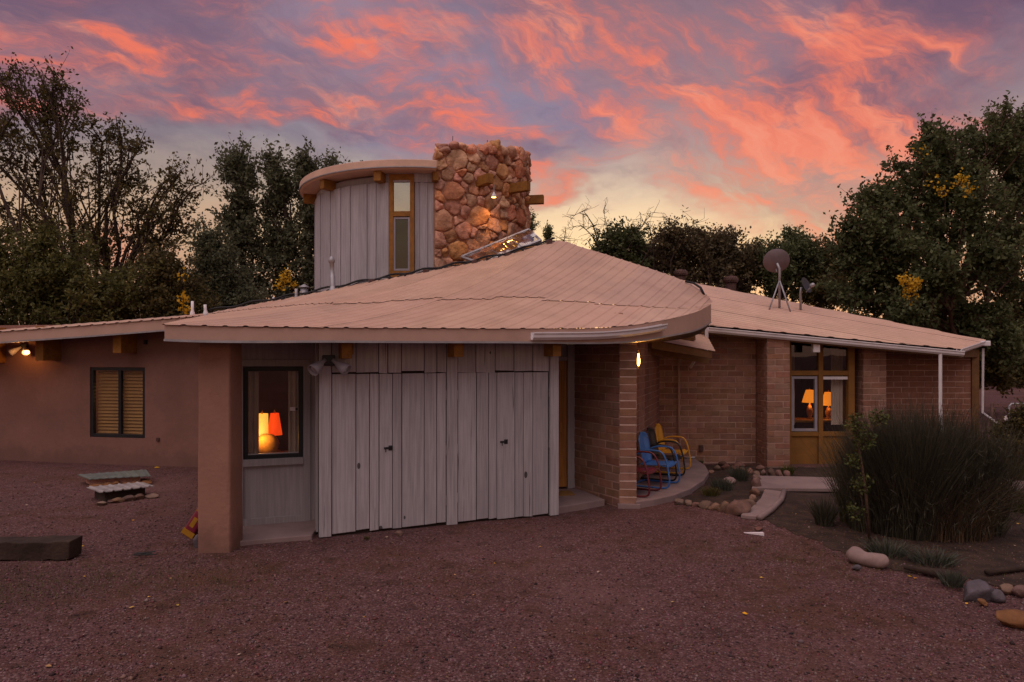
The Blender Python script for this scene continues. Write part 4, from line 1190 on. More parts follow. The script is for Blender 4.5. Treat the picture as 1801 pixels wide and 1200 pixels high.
# metal-framed skylight lying between the roof edge and the stones
sk = [W(846, 464, 13.1), W(951, 423, 13.3), W(930, 404, 13.85), W(812, 452, 13.8)]
mb = MB()
P = []
for j in range(33):
    v = j / 32
    P.append([sk[0].lerp(sk[1], v).lerp(sk[3].lerp(sk[2], v), u) + Vector((0, 0, 0.03 * noise.noise((v * 6, u * 4, 2.2)) + 0.010 * math.sin(v * 37 + u * 3) + 0.05 * math.sin(3.14 * u))) for u in np.linspace(0, 1, 12)])
skl = mb.grid(P).build('skylight', 'skylight_glass', house, smooth=True)
for a, b in ((0, 1), (1, 2), (2, 3), (3, 0)):
    mb = MB(); mb.tube([sk[a], sk[b]], 0.03, 4); mb.build('skylight_frame', 'galvanised', skl)
for v in (0.33, 0.68):
    mb = MB(); mb.tube([sk[0].lerp(sk[1], v) + Vector((0, 0, .02)), sk[3].lerp(sk[2], v) + Vector((0, 0, .02))], 0.018, 4); mb.build('skylight_frame', 'galvanised', skl)
mb = MB(); mb.poly([p - Vector((0, 0, 0.16)) for p in sk]); mb.build('skylight_well', 'beam_wood', skl)

# --- roof vents
def vent(px, py0, py1, Y, r, cap='pipe', mat='galvanised', lean=0.0):
    b, t = W(px, py1, Y), W(px, py0, Y); h = t.z - b.z
    M = Matrix.Translation(b) @ Matrix.Rotation(lean, 4, 'Y')
    mb = MB()
    if cap == 'pipe': mb.lathe([(r * 1.9, -0.06), (r * 1.7, 0.02), (r * 1.05, 0.07), (r, 0.09), (r, h)], 14, M)
    elif cap == 'storm': mb.lathe([(r * 2.6, -0.1), (r * 2.2, 0.01), (r * 1.25, 0.09), (r * 1.15, 0.1), (r * 1.15, h * 0.45), (r * 0.95, h * 0.46), (r * 0.95, h * 0.8), (r * 1.35, h * 0.81), (r * 1.5, h * 0.88), (r * 0.9, h * 0.96), (r * 0.1, h)], 16, M)
    elif cap == 'hood': mb.lathe([(r, -0.1), (r, h * 0.62), (r * 0.7, h * 0.64), (r * 0.7, h * 0.7), (r * 1.45, h * 0.72), (r * 1.3, h * 0.8), (0.01, h)], 16, M)
    elif cap == 'turbine':
        mb.lathe([(r * 0.8, -0.6), (r * 0.8, h * 0.50), (r * 0.98, h * 0.56), (r * 1.08, h * 0.7), (r * 1.0, h * 0.84), (r * 0.7, h * 0.95), (r * 0.2, h)], 18, M)
        for k in range(18):
            a = k * math.pi / 9
            mb.tube([M @ Vector((math.cos(a + tt * .5) * r * q, math.sin(a + tt * .5) * r * q, h * z)) for q, z, tt in ((1.0, .55, 0), (1.11, .7, .5), (1.03, .84, 1), (.72, .95, 1.5))], 0.008, 4)
    return mb.build('roof_vent', mat, house, smooth=cap != 'turbine')
vent(586, 450, 513, 12.55, 0.042, 'storm', lean=-0.05)
vent(535, 500, 522, 12.9, 0.07, 'hood')
vent(521, 508, 527, 12.45, 0.028)
vent(481, 523, 536, 12.6, 0.018, mat='white_metal')
vent(338.5, 530, 553, 13.2, 0.026, mat='white_metal')
vent(362, 536, 553, 12.35, 0.026, mat='white_metal', lean=-0.09)
vent(1197, 474, 500, 17.4, 0.16, 'turbine', 'rust_metal')
vent(1285.5, 485, 513, 17.0, 0.16, 'turbine', 'rust_metal')
# loose bits on the ridge above the porch
mb = MB(); c = [W(1205, 497, 12.4), W(1220, 500, 12.35), W(1232, 508, 12.2), W(1238, 520, 12.1)]
mb.tube([p + Vector((0, 0, 0.02)) for p in c], 0.022, 6); tag(mb.build('hose', 'cable', None, smooth=True), 'short black hose end lying on the right shoulder of the curved roof', 'hose')

# --- string-light cable along the high roof edge
cab = thing('string_light_cable', 'black cable with clamps along the high edge of the curved roof', 'cable', tuple(W(650, 497, 12.6)))
pts = []
for c in np.linspace(0.2, 33.6, 60):
    p = Tpos(c); pts.append(p + Vector((0, -0.03, 0.05 + 0.02 * math.sin(c * 1.9))))
MB().tube(pts, 0.020, 6).build('cord', 'cable', cab, smooth=True)
pts = [Tpos(c) + Vector((0, -0.06, 0.012 + 0.022 * math.sin(c * 2.7 + 1))) for c in np.linspace(6, 33.6, 70)]
MB().tube(pts, 0.012, 5).build('cord', 'cable', cab, smooth=True)
for px in (656, 713 - 26, 750, 713, 776, 836, 858, 878, 893, 918, 966, 500):
    cs = np.linspace(2, 33.7, 300); c = min(cs, key=lambda q: abs(CX + F * Tpos(q).x / Tpos(q).y - px)); p = Tpos(c)
    big = px in (656, 750, 836, 893, 966)
    w, h = (0.055, 0.085) if big else (0.02, 0.055)
    mb = MB(); mb.box(p.x - w, p.x + w, p.y - 0.14, p.y - 0.03, p.z - h + 0.02, p.z + 0.03); mb.build('clamp', 'rust_metal' if big else 'dark_metal', cab, bevel=0.008)

# ------------------------------------------------------------------ lamps that are lit
def point(name, loc, power, color, radius=0.05, parent=None):
    d = bpy.data.lights.new(name, 'POINT'); d.energy = power; d.color = color; d.shadow_soft_size = radius
    o = bpy.data.objects.new(name, d); link(o, parent, Matrix.Translation(loc)); return o
def shade_lamp(name, label, base, shade_z, r0, r1, h, smat, body='lamp_body', zt=None, pleats=0):
    """base: floor or table point under the lamp"""
    L = thing(name, label, 'lamp', tuple(base))
    b = Vector(base); hb = shade_z - b.z
    mb = MB(); mb.lathe([(0.08, 0), (0.08, 0.02), (0.03, 0.04), (0.055, hb * 0.25), (0.07, hb * 0.5), (0.03, hb * 0.85), (0.012, hb * 0.9), (0.012, hb + h * 0.4)], 14, Matrix.Translation(b))
    mb.build('lamp_base', body, L, smooth=True)
    mb = MB(); n = 40
    for i, (r, z) in enumerate(((r0, shade_z), (0.5 * (r0 + r1) * (1.02 if pleats else 1), shade_z + h / 2), (r1, shade_z + h))):
        for k in range(n):
            t = 2 * math.pi * k / n; rr = r * (1 + (0.035 if pleats and k % 2 else 0)); mb.v.append((b.x + rr * math.cos(t), b.y + rr * math.sin(t), z))
    for i in range(2):
        for k in range(n): mb.f.append((i * n + k, i * n + (k + 1) % n, (i + 1) * n + (k + 1) % n, (i + 1) * n + k))
    mb.build('lamp_shade', smat, L, smooth=True)
    mb = MB(); mb.lathe([(0.012, 0), (0.016, 0.02), (0.004, 0.05)], 8, Matrix.Translation((b.x, b.y, shade_z + h))); mb.build('finial', 'bulb' if False else 'lamp_body', L)
    return L
# bay room: bench with two lamps and a cushion
def inroom(vp, px, py, depth):
    """point behind wall vp at the given depth seen at px, py"""
    s = VP(vp.A - vp.n * depth, vp.A - vp.n * depth + vp.u)
    Y = s.Y(px); return W(px, py, Y)
tb = inroom(RW, 478, 797, 1.1)
top = tb.z
bt = thing('side_table', 'low wooden table carrying the lamps inside the bay window', 'table', (tb.x, tb.y, 0.1))
mb = MB(); c = tb; mb.box(c.x - 0.42, c.x + 0.42, c.y - 0.25, c.y + 0.25, top - 0.04, top); mb.build('table_top', 'lamp_body', bt, bevel=0.005)
for sx in (-0.38, 0.38):
    for sy in (-0.21, 0.21):
        mb = MB(); mb.box(c.x + sx - 0.025, c.x + sx + 0.025, c.y + sy - 0.025, c.y + sy + 0.025, 0.1, top - 0.041); mb.build('leg', 'lamp_body', bt)
a = inroom(RW, 483, 765, 1.2); shade_lamp('table_lamp', 'lamp with a glowing red shade in the bay window', (a.x, a.y, top), a.z, 0.105, 0.058, inroom(RW, 483, 727, 1.2).z - a.z, 'shade_red')
a2 = inroom(RW, 461, 767, 1.05); shade_lamp('table_lamp', 'lamp with a glowing cream cylinder shade behind the bay window curtain', (a2.x, a2.y, top), a2.z, 0.082, 0.08, inroom(RW, 461, 728, 1.05).z - a2.z, 'shade_cream')
point('bay_lamp_light', (a2.x + 0.05, a2.y - 0.32, a2.z + 0.02), 5.0, (1.0, 0.45, 0.10), 0.05)
cu = inroom(RW, 470, 781, 0.86)
bm = bmesh.new(); bmesh.ops.create_uvsphere(bm, u_segments=20, v_segments=12, radius=1)
me = bpy.data.meshes.new('cushion'); bm.to_mesh(me); bm.free(); me.materials.append(MATS['cushion']); me.polygons.foreach_set('use_smooth', [True] * len(me.polygons))
for p in me.vertices: p.co = Vector((math.copysign(abs(p.co.x) ** 0.8, p.co.x), p.co.y * (1 - 0.5 * abs(p.co.x * p.co.z)), math.copysign(abs(p.co.z) ** 0.8, p.co.z)))
o = bpy.data.objects.new('cushion', me); link(o, None, Matrix.Translation((cu.x, cu.y, top + 0.15)) @ Matrix.Diagonal((0.15, 0.07, 0.15, 1)))
tag(o, 'round gold cushion standing in front of the lamps in the bay window', 'cushion')
def curtain(vp, x0, x1, z0, z1, depth, label, mat='curtain'):
    s0, s1 = vp.s_(x0), vp.s_(x1); n = max(10, int((s1 - s0) / 0.012))
    P = [[vp.pt(s0 + (s1 - s0) * i / n, z, -depth + 0.022 * math.sin(i * 1.15)) for z in (z0, 0.5 * (z0 + z1), z1)] for i in range(n + 1)]
    o = MB().grid(P).build('curtain', mat, None, smooth=True)
    return tag(o, label, 'curtain')
curtain(RW, 425, 455, 0.85, 2.05, 0.22, 'tan curtain hanging beside the lit lamps in the bay window')
curtain(RW, 508, 536, 0.85, 2.05, 0.22, 'tan curtain at the storage side of the bay window')
# right wing room
t0 = inroom(UV, 1452, 737, 1.5)
rt = thing('side_table', 'dark table carrying pleated lamps in the brick wing window', 'table', (t0.x, t0.y, 0.05))
mb = MB(); mb.box(t0.x - 0.9, t0.x + 0.35, t0.y - 0.3, t0.y + 0.3, t0.z - 0.05, t0.z); mb.build('table_top', 'lamp_body', rt, bevel=0.005)
mb = MB(); mb.box(t0.x - 0.85, t0.x + 0.3, t0.y - 0.24, t0.y + 0.28, 0.0, t0.z - 0.051); mb.build('cabinet', 'dark_interior', rt)
for px, y0, y1, r0, lab in ((1424, 686, 708, 0.155, 'pleated amber lamp behind the grey window sash of the brick wing'), (1457, 690, 713, 0.165, 'pleated amber lamp beside the pale curtain of the brick wing')):
    a = inroom(UV, px, y1, 1.5); h = inroom(UV, px, y0, 1.5).z - a.z
    shade_lamp('table_lamp', lab, (a.x, a.y, t0.z), a.z, r0, 0.075, h, 'shade_amber', pleats=1)
    point('wing_lamp_light', (a.x, a.y - 0.02, a.z - 0.06), 3.0, (1.0, 0.42, 0.09), 0.05)
curtain(UV, 1468, 1489, 0.75, 2.3, 0.16, 'pale curtain at the end of the brick wing window')
curtain(UV, 1396, 1404, 0.75, 2.2, 0.16, 'narrow tan curtain by the adobe pier in the wing window')
# room behind the blinds
p = LW.pt(0.5 * (wx0 + wx1), 1.4, -0.8); point('blind_room_light', p, 9.0, (1.0, 0.55, 0.18), 0.2)
# porch lamp
lp = W(1121, 633, 9.62)
wl = thing('wall_lamp', 'lit candle style lamp on the adobe pier of the porch', 'lamp', tuple(lp))
wl_x = 1.757
mb = MB(); mb.box(wl_x - 0.005, wl_x + 0.012, lp.y + 0.02, lp.y + 0.10, lp.z - 0.10, lp.z + 0.12); mb.build('back_plate', 'dark_metal', wl, bevel=0.004)
Ml = Matrix.Translation((wl_x + 0.035, lp.y + 0.045, lp.z))
mb = MB(); mb.lathe([(0.02, 0.095), (0.022, 0.10), (0.015, 0.125), (0.003, 0.14)], 10, Ml); mb.lathe([(0.004, -0.125), (0.012, -0.11), (0.016, -0.095)], 10, Ml); mb.build('cap', 'lamp_body', wl)
mb = MB(); mb.lathe([(0.006, -0.09), (0.020, -0.06), (0.024, -0.02), (0.015, 0.04), (0.010, 0.09)], 12, Ml); mb.build('lit_bulb', 'bulb', wl, smooth=True)
point('porch_light', (wl_x + 0.10, lp.y + 0.10, lp.z), 13.0, (1.0, 0.45, 0.08), 0.03)
# twin flood light on the storage corner
def flood_pair(label, c, n, u, lit=False, s=1.0):
    t = thing('flood_light', label, 'flood light', tuple(c))
    up = Vector((0, 0, 1))
    mb = MB(); Mx = Matrix.Translation(c) @ Matrix(((u.x, -n.x, 0, 0), (u.y, -n.y, 0, 0), (0, 0, 1, 0), (0, 0, 0, 1)))
    mb.box(-0.065 * s, 0.065 * s, -0.05 * s, 0.0, -0.055 * s, 0.055 * s, Mx); mb.build('junction_box', 'dark_metal', t, bevel=0.01)
    for sg in (-1, 1):
        a = c + u * 0.045 * sg * s + n * 0.05 * s
        d = (u * 0.75 * sg + n * 0.55 - up * 0.62).normalized()
        b = a + d * 0.06 * s
        mb = MB(); Mh = Matrix.Translation(b) @ d.to_track_quat('Z', 'Y').to_matrix().to_4x4()
        mb.lathe([(0.02 * s, -0.07 * s), (0.026 * s, -0.02 * s), (0.045 * s, 0.02 * s), (0.062 * s, 0.09 * s), (0.066 * s, 0.13 * s), (0.060 * s, 0.132 * s), (0.056 * s, 0.112 * s), (0.02 * s, 0.10 * s)], 16, Mh)
        hd = mb.build('lamp_head', 'tower_sash', t, smooth=True)
        mb = MB(); mb.lathe([(0.05 * s, 0.108 * s), (0.035 * s, 0.118 * s), (0.01 * s, 0.122 * s)], 14, Mh); mb.build('lens', 'flood_lit' if lit and sg > 0 else 'flood_glass', hd, smooth=True)
    return t
u3 = Vector((SW.u.x, SW.u.y, 0)); n3 = Vector((SW.n.x, SW.n.y, 0))
flood_pair('unlit grey twin flood light on the corner of the plank storage wall', SW.pt(SW.s_(577), SW.z_(577, 634), 0.03), n3, u3, False, 1.12)
u3 = Vector((LW.u.x, LW.u.y, 0)); n3 = Vector((LW.n.x, LW.n.y, 0))
lc = LW.pt(LW.s_(46), LW.z_(46, 611), 0.02)
flood_pair('lit twin flood light under the eave of the pink stucco wing', lc, n3, u3, True, 1.1)
point('flood_glow', lc + n3 * 0.30 + u3 * 0.14 - Vector((0, 0, 0.12)), 5.0, (1.0, 0.42, 0.10), 0.05)
# small spot lamp below a beam on the stone tower
a = tang(842); sp = tpt(a + 0.035, ZT - 0.14, TR + 0.42)
ts = thing('spot_lamp', 'small lit spot lamp hanging below a beam on the stone tower', 'lamp', tuple(sp))
mb = MB(); mb.tube([sp, sp - Vector((0, 0, 0.16))], 0.014, 6); mb.build('stem', 'galvanised', ts)
Ms = Matrix.Translation(sp - Vector((0, 0, 0.28)))
mb = MB(); mb.lathe([(0.058, 0.02), (0.05, 0.05), (0.02, 0.11), (0.014, 0.13)], 14, Ms); mb.build('lamp_shade', 'white_metal', ts, smooth=True)
mb = MB(); mb.lathe([(0.01, 0.005), (0.045, 0.012), (0.048, 0.019)], 12, Ms); mb.build('lens', 'bulb', ts)
sd_ = bpy.data.lights.new('tower_spot', 'SPOT'); sd_.energy = 15; sd_.color = (1.0, 0.45, 0.10); sd_.spot_size = R(125); sd_.spot_blend = 1.0; sd_.shadow_soft_size = 0.04
so = bpy.data.objects.new('tower_spot', sd_)
q = sp - Vector((0, 0, 0.30)); tgt = tpt(a + 0.12, 4.2, TR + 0.12)
link(so, None, Matrix.Translation(q) @ (tgt - q).to_track_quat('-Z', 'Y').to_matrix().to_4x4())

# ------------------------------------------------------------------ satellite dishes
def dish(label, px, py, rpx, Y, az, el, foot, matd, leg=True):
    c = W(px, py, Y); r = rpx * Y / F
    t = thing('satellite_dish', label, 'satellite dish', (c.x, c.y, foot.z))
    d = Vector((math.sin(az) * math.cos(el), -math.cos(az) * math.cos(el), math.sin(el)))
    M = Matrix.Translation(c) @ d.to_track_quat('Z', 'Y').to_matrix().to_4x4()
    prof = [(0.01, -0.02), (r * 0.5, r * 0.06), (r, r * 0.25), (r * 1.015, r * 0.27), (r, r * 0.27), (r * 0.5, r * 0.08), (0.01, 0.0)]
    mb = MB(); mb.lathe(prof, 28, M); mb.build('reflector', matd, t, smooth=True)
    mb = MB(); back = c - d * 0.08
    mb.tube([back, Vector((foot.x, foot.y, back.z - 0.12)), foot], 0.026, 8); mb.build('mast', 'galvanised', t, smooth=True)
    if leg:
        for dx, dy in ((-0.32, -0.25), (0.12, -0.3)):
            f = Vector((foot.x + dx, foot.y + dy, 0)); f.z = pl(f.x, f.y) + 0.01
            mb = MB(); mb.tube([Vector((foot.x, foot.y, foot.z + (back.z - foot.z) * 0.62)), f], 0.017, 6); mb.build('strut', 'galvanised', t, smooth=True)
    arm_e = c + d * r * 1.05 - M.to_3x3() @ Vector((0, 0, 0)) - Vector((0, 0, r * 0.35))
    mb = MB(); mb.tube([c - Vector((0, 0, r * 0.85)) + d * r * .2, arm_e], 0.014, 6); mb.build('feed_arm', 'galvanised', t)
    mb = MB(); mb.lathe([(0.02, -0.05), (0.045, -0.03), (0.045, 0.04), (0.03, 0.06)], 10, Matrix.Translation(arm_e) @ (-d).to_track_quat('Z', 'Y').to_matrix().to_4x4()); mb.build('feed_horn', 'galvanised', t, smooth=True)
f1 = Vector((W(1371, 520, 15.0).x, 15.0, 0)); f1.z = pl(f1.x, f1.y) + 0.01
dish('large round satellite dish with braced mast on the brick wing roof', 1366, 461, 22, 15.1, R(165), R(28), f1, 'dish_grey')
f2 = Vector((W(1408, 527, 15.0).x, 15.0, 0)); f2.z = pl(f2.x, f2.y) + 0.01
dish('small black satellite dish turned sideways on the brick wing roof', 1415, 503, 14.5, 14.9, R(40), R(20), f2, 'dish_black', False)

# ------------------------------------------------------------------ porch, paths, planting bed
hgt0 = 0.085
edge_px = [(1118, 893), (1150, 889), (1185, 881), (1215, 869), (1238, 853), (1247, 839), (1240, 826), (1222, 814)]
front = [G(x, y) for x, y in edge_px]
back = [Vector((3.6, 13.62, 0)), Vector((2.9, 13.62, 0)), Vector((2.80, 13.2, 0)), Vector((2.28, 11.7, 0)), Vector((1.94, 10.8, 0)), Vector((1.62, 10.2, 0)), Vector((1.62, 9.80, 0)), Vector((1.76, 9.66, 0))]
mb = MB(); mb.prism([Vector((p.x, p.y, -0.04)) for p in front + back], hgt0 + 0.04)
tag(mb.build('porch_slab', 'concrete', None, bevel=0.012), 'curved grey concrete porch slab beside the adobe pier', kind='structure')
bed = [G(1190, 888), G(1260, 897), G(1330, 915), G(1420, 945), G(1520, 985), G(1640, 1010), G(1801, 1030), Vector((8.5, 7.5, 0)), Vector((10, 11, 0)), Vector((8.5, 13.3, 0)), Vector((5.2, 13.0, 0)), Vector((4.3, 13.4, 0)), Vector((3.0, 13.4, 0)), G(1238, 850)]
def inside(x, y, poly):
    c = False
    for i in range(len(poly)):
        p, q = poly[i], poly[i - 1]
        if (p.y > y) != (q.y > y) and x < (q.x - p.x) * (y - p.y) / (q.y - p.y) + p.x: c = not c
    return c
mb = MB(); st = 0.075; vid = {}
for ix in range(int(1.5 / st), int(9.6 / st)):
    for iy in range(int(6.2 / st), int(13.4 / st)):
        x, y = (ix + .5) * st, (iy + .5) * st
        jx, jy = x + 0.14 * noise.noise((x * 3, y * 3, 7.0)), y + 0.20 * noise.noise((x * 3, y * 3, 3.0))
        if not inside(jx, jy, bed): continue
        f = []
        for a_, b_ in ((ix, iy), (ix + 1, iy), (ix + 1, iy + 1), (ix, iy + 1)):
            if (a_, b_) not in vid:
                vid[(a_, b_)] = len(mb.v); vx = a_ * st + 0.03 * noise.noise((a_ * .9, b_ * .9, 0)); vy = b_ * st + 0.03 * noise.noise((a_ * .9, b_ * .9, 5))
                mb.v.append((vx, vy, HG(vx, vy) + 0.006 + 0.012 * noise.noise((vx * 5, vy * 5, 2)) ** 2))
            f.append(vid[(a_, b_)])
        mb.f.append(tuple(f))
tag(mb.build('planting_bed', 'soil', None), 'dark bare soil of the planting bed', kind='structure')
mb = MB(); q = [G(1322, 864), G(1500, 866), Vector((9.2, 10.7, 0)), Vector((9.2, 11.4, 0)), G(1500, 846), G(1330, 842)]
mb.prism([Vector((p.x, p.y, 0.0)) for p in q], 0.055); tag(mb.build('concrete_path', 'concrete', None, bevel=0.01), 'straight concrete path through the planting bed', kind='structure')
inner_c = [(1303, 912), (1322, 898), (1338, 882), (1345, 866)]; outer_c = [(1376, 870), (1370, 884), (1352, 902), (1330, 915)]
mb = MB(); mb.prism([G(*p) for p in inner_c] + [G(*p) for p in outer_c], 0.05)
tag(mb.build('curved_path', 'concrete', None, bevel=0.01), 'short curved concrete strip beside the rock border', kind='structure')
mb = MB(); kp = [G(1379, 868), G(1374, 884), G(1357, 902), G(1336, 916)]
mb.tube([p + Vector((0, 0, 0.04)) for p in kp], 0.04, 8); tag(mb.build('edging_strip', 'concrete', None, smooth=True), 'thin rounded concrete edging along the curved path', 'edging')

def rock_mesh(seed, rough=0.28):
    rn = random.Random(seed * 13 + 5)
    planes = [(Vector((rn.uniform(-1, 1), rn.uniform(-1, 1), rn.uniform(-.6, 1))).normalized(), rn.uniform(0.45, 0.8)) for _ in range(9)]
    bm = bmesh.new(); bmesh.ops.create_icosphere(bm, subdivisions=3, radius=1.0)
    for v in bm.verts:
        p = v.co * 1.0 + Vector((seed * 7.3, seed * 1.7, 0))
        for pn, pd in planes:
            dd = v.co.dot(pn)
            if dd > pd: v.co -= pn * (dd - pd) * 0.85
        v.co *= 1 + rough * 0.7 * noise.noise(p * 1.2) + rough * 0.45 * noise.noise(p * 2.9) - 0.12 * abs(noise.noise(p * 0.8 + Vector((9, 9, 9))))
    me = bpy.data.meshes.new('rock'); bm.to_mesh(me); bm.free()
    me.polygons.foreach_set('use_smooth', [True] * len(me.polygons))
    return me
ROCKS = {}
def rock(p, sx, sy, sz, mat, label, group=None, rz=None, name='rock', ry=0.0):
    k = (random.randrange(7), mat)
    if k not in ROCKS:
        ROCKS[k] = rock_mesh(k[0] + 1); ROCKS[k].materials.append(MATS[mat])
    o = bpy.data.objects.new(name, ROCKS[k])
    M = Matrix.Translation((p.x, p.y, p.z + sz * 0.38)) @ Matrix.Rotation(random.uniform(0, 6) if rz is None else rz, 4, 'Z') @ Matrix.Rotation(ry, 4, 'Y') @ Matrix.Diagonal((sx, sy, sz, 1))
    link(o, None, M)
    return tag(o, label, 'rock', group)
# border of the planting bed
brd = [(1196, 884, 10, 8), (1212, 888, 9, 8), (1226, 890, 11, 9), (1242, 893, 12, 11), (1259, 896, 12, 12), (1275, 899, 14, 14), (1296, 903, 22, 24), (1316, 893, 12, 16), (1325, 884, 9, 18), (1328, 872, 9, 14), (1330, 861, 8, 16), (1332, 849, 8, 14), (1331, 838, 7, 12)]
for x, y, w, h in brd:
    p = G(x, y); k = p.y / F
    w *= random.uniform(.9, 1.5); h *= random.uniform(.85, 1.3)
    rock(p, w * k, w * k * 0.9, h * k * 0.8, 'rock', 'rust and grey rock in the border between porch slab and curved path', 'rocks edging the raised bed')
for x, y, w, h in ((1250, 832, 7, 6), (1262, 827, 9, 8), (1278, 826, 10, 9), (1292, 828, 9, 8), (1306, 828, 8, 7), (1318, 832, 8, 8), (1343, 836, 7, 9), (1357, 838, 8, 13), (1371, 839, 8, 13), (1385, 838, 8, 12), (1337, 826, 10, 7), (1300, 820, 12, 7), (1270, 818, 10, 6)):
    p = G(x, y); k = p.y / F
    rock(p, w * k, w * k * 0.9, h * k * 0.8, 'rock', 'reddish rock piled at the foot of the adobe wing wall', 'rocks below the wing wall')
rock(G(1280, 850), 0.16, 0.13, 0.09, 'rock_pale', 'smooth pale stone lying in the raised bed')
p = G(1715, 1050); rock(p, 0.155, 0.13, 0.13, 'rock_grey', 'purple grey boulder at the corner of the shrub bed')
p = G(1784, 1094); rock(p, 0.17, 0.13, 0.085, 'rock_orange', 'long ochre stone past the grey boulder', rz=-0.3)
p = G(1753, 1052); rock(p, 0.09, 0.08, 0.07, 'rock_grey', 'small grey stone between the boulder and the ochre stone')
p = G(1768, 1040); rock(p, 0.08, 0.07, 0.06, 'rock', 'small brown stone behind the ochre stone')
p = G(1795, 1046); rock(p, 0.10, 0.08, 0.06, 'rock', 'flat brown stone at the end of the stone row')
p = G(1729, 1062); rock(p, 0.05, 0.045, 0.035, 'rock_orange', 'small orange stone in front of the boulder')
p = G(702, 941); rock(p, 0.075, 0.05, 0.035, 'rock', 'flat brown stone at the foot of the storage doors')
p = G(1333, 931); rock(p, 0.11, 0.06, 0.03, 'rock', 'flat brown stone past the end of the curved path')
p = G(1506, 1000); rock(p, 0.055, 0.045, 0.03, 'rock_grey', 'small grey stone beside the long bone shaped stone')
# long bone-shaped stone
a, b = G(1490, 985), G(1563, 1000)
mb = MB(); pts, rad = [], []
for i in range(29):
    t = i / 28; p = a.lerp(b, t); pts.append(p + Vector((0, 0, 0.055 + 0.008 * math.sin(t * 9))))
    rad.append(0.085 * math.sin(min(1, (t + 0.03) * 5) * 1.57) * math.sin(min(1, (1.03 - t) * 6) * 1.57) * (1.05 - 0.28 * t - 0.12 * math.exp(-((t - 0.45) / 0.12) ** 2)) + 0.004)
mb.tube(pts, rad, 18)
mb.v = [tuple(Vector(q) + Vector((0, 0, 1)) * 0.016 * noise.noise(Vector(q) * 9) + Vector((0.012 * noise.noise(Vector(q) * 14), 0.014 * noise.noise(Vector(q) * 12 + Vector((5, 0, 0))), 0))) for q in mb.v]
tag(mb.build('long_stone', 'rock_pale', None, smooth=True), 'long pale bone shaped stone at the edge of the shrub bed', 'rock')
# weathered edging branch
mb = MB(); mb.tube([G(1590, 1003) + Vector((0, 0, .03)), G(1650, 1015) + Vector((0, 0, .035)), G(1690, 1018) + Vector((0, 0, .03))], [0.02, 0.045, 0.03], 8); tag(mb.build('driftwood', 'old_timber', None, smooth=True), 'grey driftwood branch lying beside the boulder', 'branch')
mb = MB(); mb.tube([G(1735, 1012) + Vector((0, 0, .03)), G(1790, 1005) + Vector((0, 0, .03)), G(1840, 1000) + Vector((0, 0, .03))], [0.028, 0.032, 0.03], 8); tag(mb.build('edging_pole', 'old_timber', None, smooth=True), 'brown pole edging the bed behind the boulder', 'pole')
# white wedge
a = G(1309, 938); b = G(1344, 943)
mb = MB(); mb.quadbox([a, b, b + Vector((0, .05, 0)), a + Vector((0, .02, 0)), a + Vector((0, 0, .006)), b + Vector((0, 0, .035)), b + Vector((0, .05, .035)), a + Vector((0, .02, .006))]); tag(mb.build('white_wedge', 'paper', None), 'white wooden wedge lying on the gravel by the bed', 'wedge')

# ------------------------------------------------------------------ well covers, timber, bag on the left
def lid(label, px0, px1, py0, py1, zt, mat, ribs, rockmat, name='pit_cover'):
    t = thing(name, label, 'pit cover', tuple(G(0.5 * (px0 + px1), py1 + 18)))
    f = [G(x_, y_, zt) for x_, y_ in ((176, 866), (272, 855), (250, 848), (152, 857))] if ribs else [G(x_, y_, zt) for x_, y_ in ((157, 843), (265, 837), (257, 826), (136, 835))]
    P = []
    n = 48
    for i in range(n + 1):
        u = i / n; h = (0.014 if (i % 8) in (3, 4) else 0.0) if ribs else (0.006 if i % 6 in (2, 3) else 0)
        a, b = f[0].lerp(f[1], u), f[3].lerp(f[2], u)
        P.append([a + Vector((0, 0, h)), a.lerp(b, .5) + Vector((0, 0, h + .004)), b + Vector((0, 0, h))])
    me = MB().grid(P)
    o = me.build('metal_lid', mat, t)
    md = o.modifiers.new('thick', 'SOLIDIFY'); md.thickness = 0.012
    c = [f[0].lerp(f[2], 0.12), f[1].lerp(f[3], 0.14), f[2].lerp(f[0], 0.12), f[3].lerp(f[1], 0.12)]
    mb = MB(); mb.prism([Vector((p.x, p.y, -0.03)) for p in c], zt + 0.012); mb.build('pit_curb', 'old_timber' if ribs else 'stone_red', t)
    return t, f
t, f = lid('flat green metal cover on a low brick pit by the stucco wall', 137, 266, 826, 843, 0.13, 'lid_green', False, 'rock')
for k in range(6):
    p = f[0].lerp(f[1], (k + 0.3) / 6); o = rock(Vector((p.x + 0.03, p.y + 0.05, 0)), random.uniform(.08, .13), 0.08, random.uniform(.03, .05), 'rock_orange', None, rz=0.1); o.parent = t; o.matrix_parent_inverse = PW[t.name].inverted(); o.name = 'curb_stone'; del o['category']
t, f = lid('ribbed pale metal cover on stacked stones in the gravel', 150, 274, 848, 868, 0.16, 'lid_grey', True, 'rock')
for k in range(6):
    p = f[0].lerp(f[1], (k + 0.35) / 6); o = rock(Vector((p.x + random.uniform(-.03, .03), p.y - random.uniform(-.03, .07), 0)), random.uniform(.07, .15), 0.09, random.uniform(.03, .055), 'rock', None, rz=0.1); o.parent = t; o.matrix_parent_inverse = PW[t.name].inverted(); o.name = 'curb_stone'; del o['category']
a = G(-60, 985); b = G(122, 983)
mb = MB(); n = 10; P = []
rr = [(0, 0), (0, 0.19), (0.22, 0.20), (0.22, 0)]
for i in range(n + 1):
    p = a.lerp(b, i / n); ring = [p + Vector((random.uniform(-.008, .008), o + random.uniform(-.01, .01), z + random.uniform(-.012, .012) - 0.01)) for o, z in rr]; P.append(ring + [ring[0]])
mb.grid(P); mb.f.append(tuple(range(4))); mb.f.append(tuple(n * 5 + k for k in range(4)))
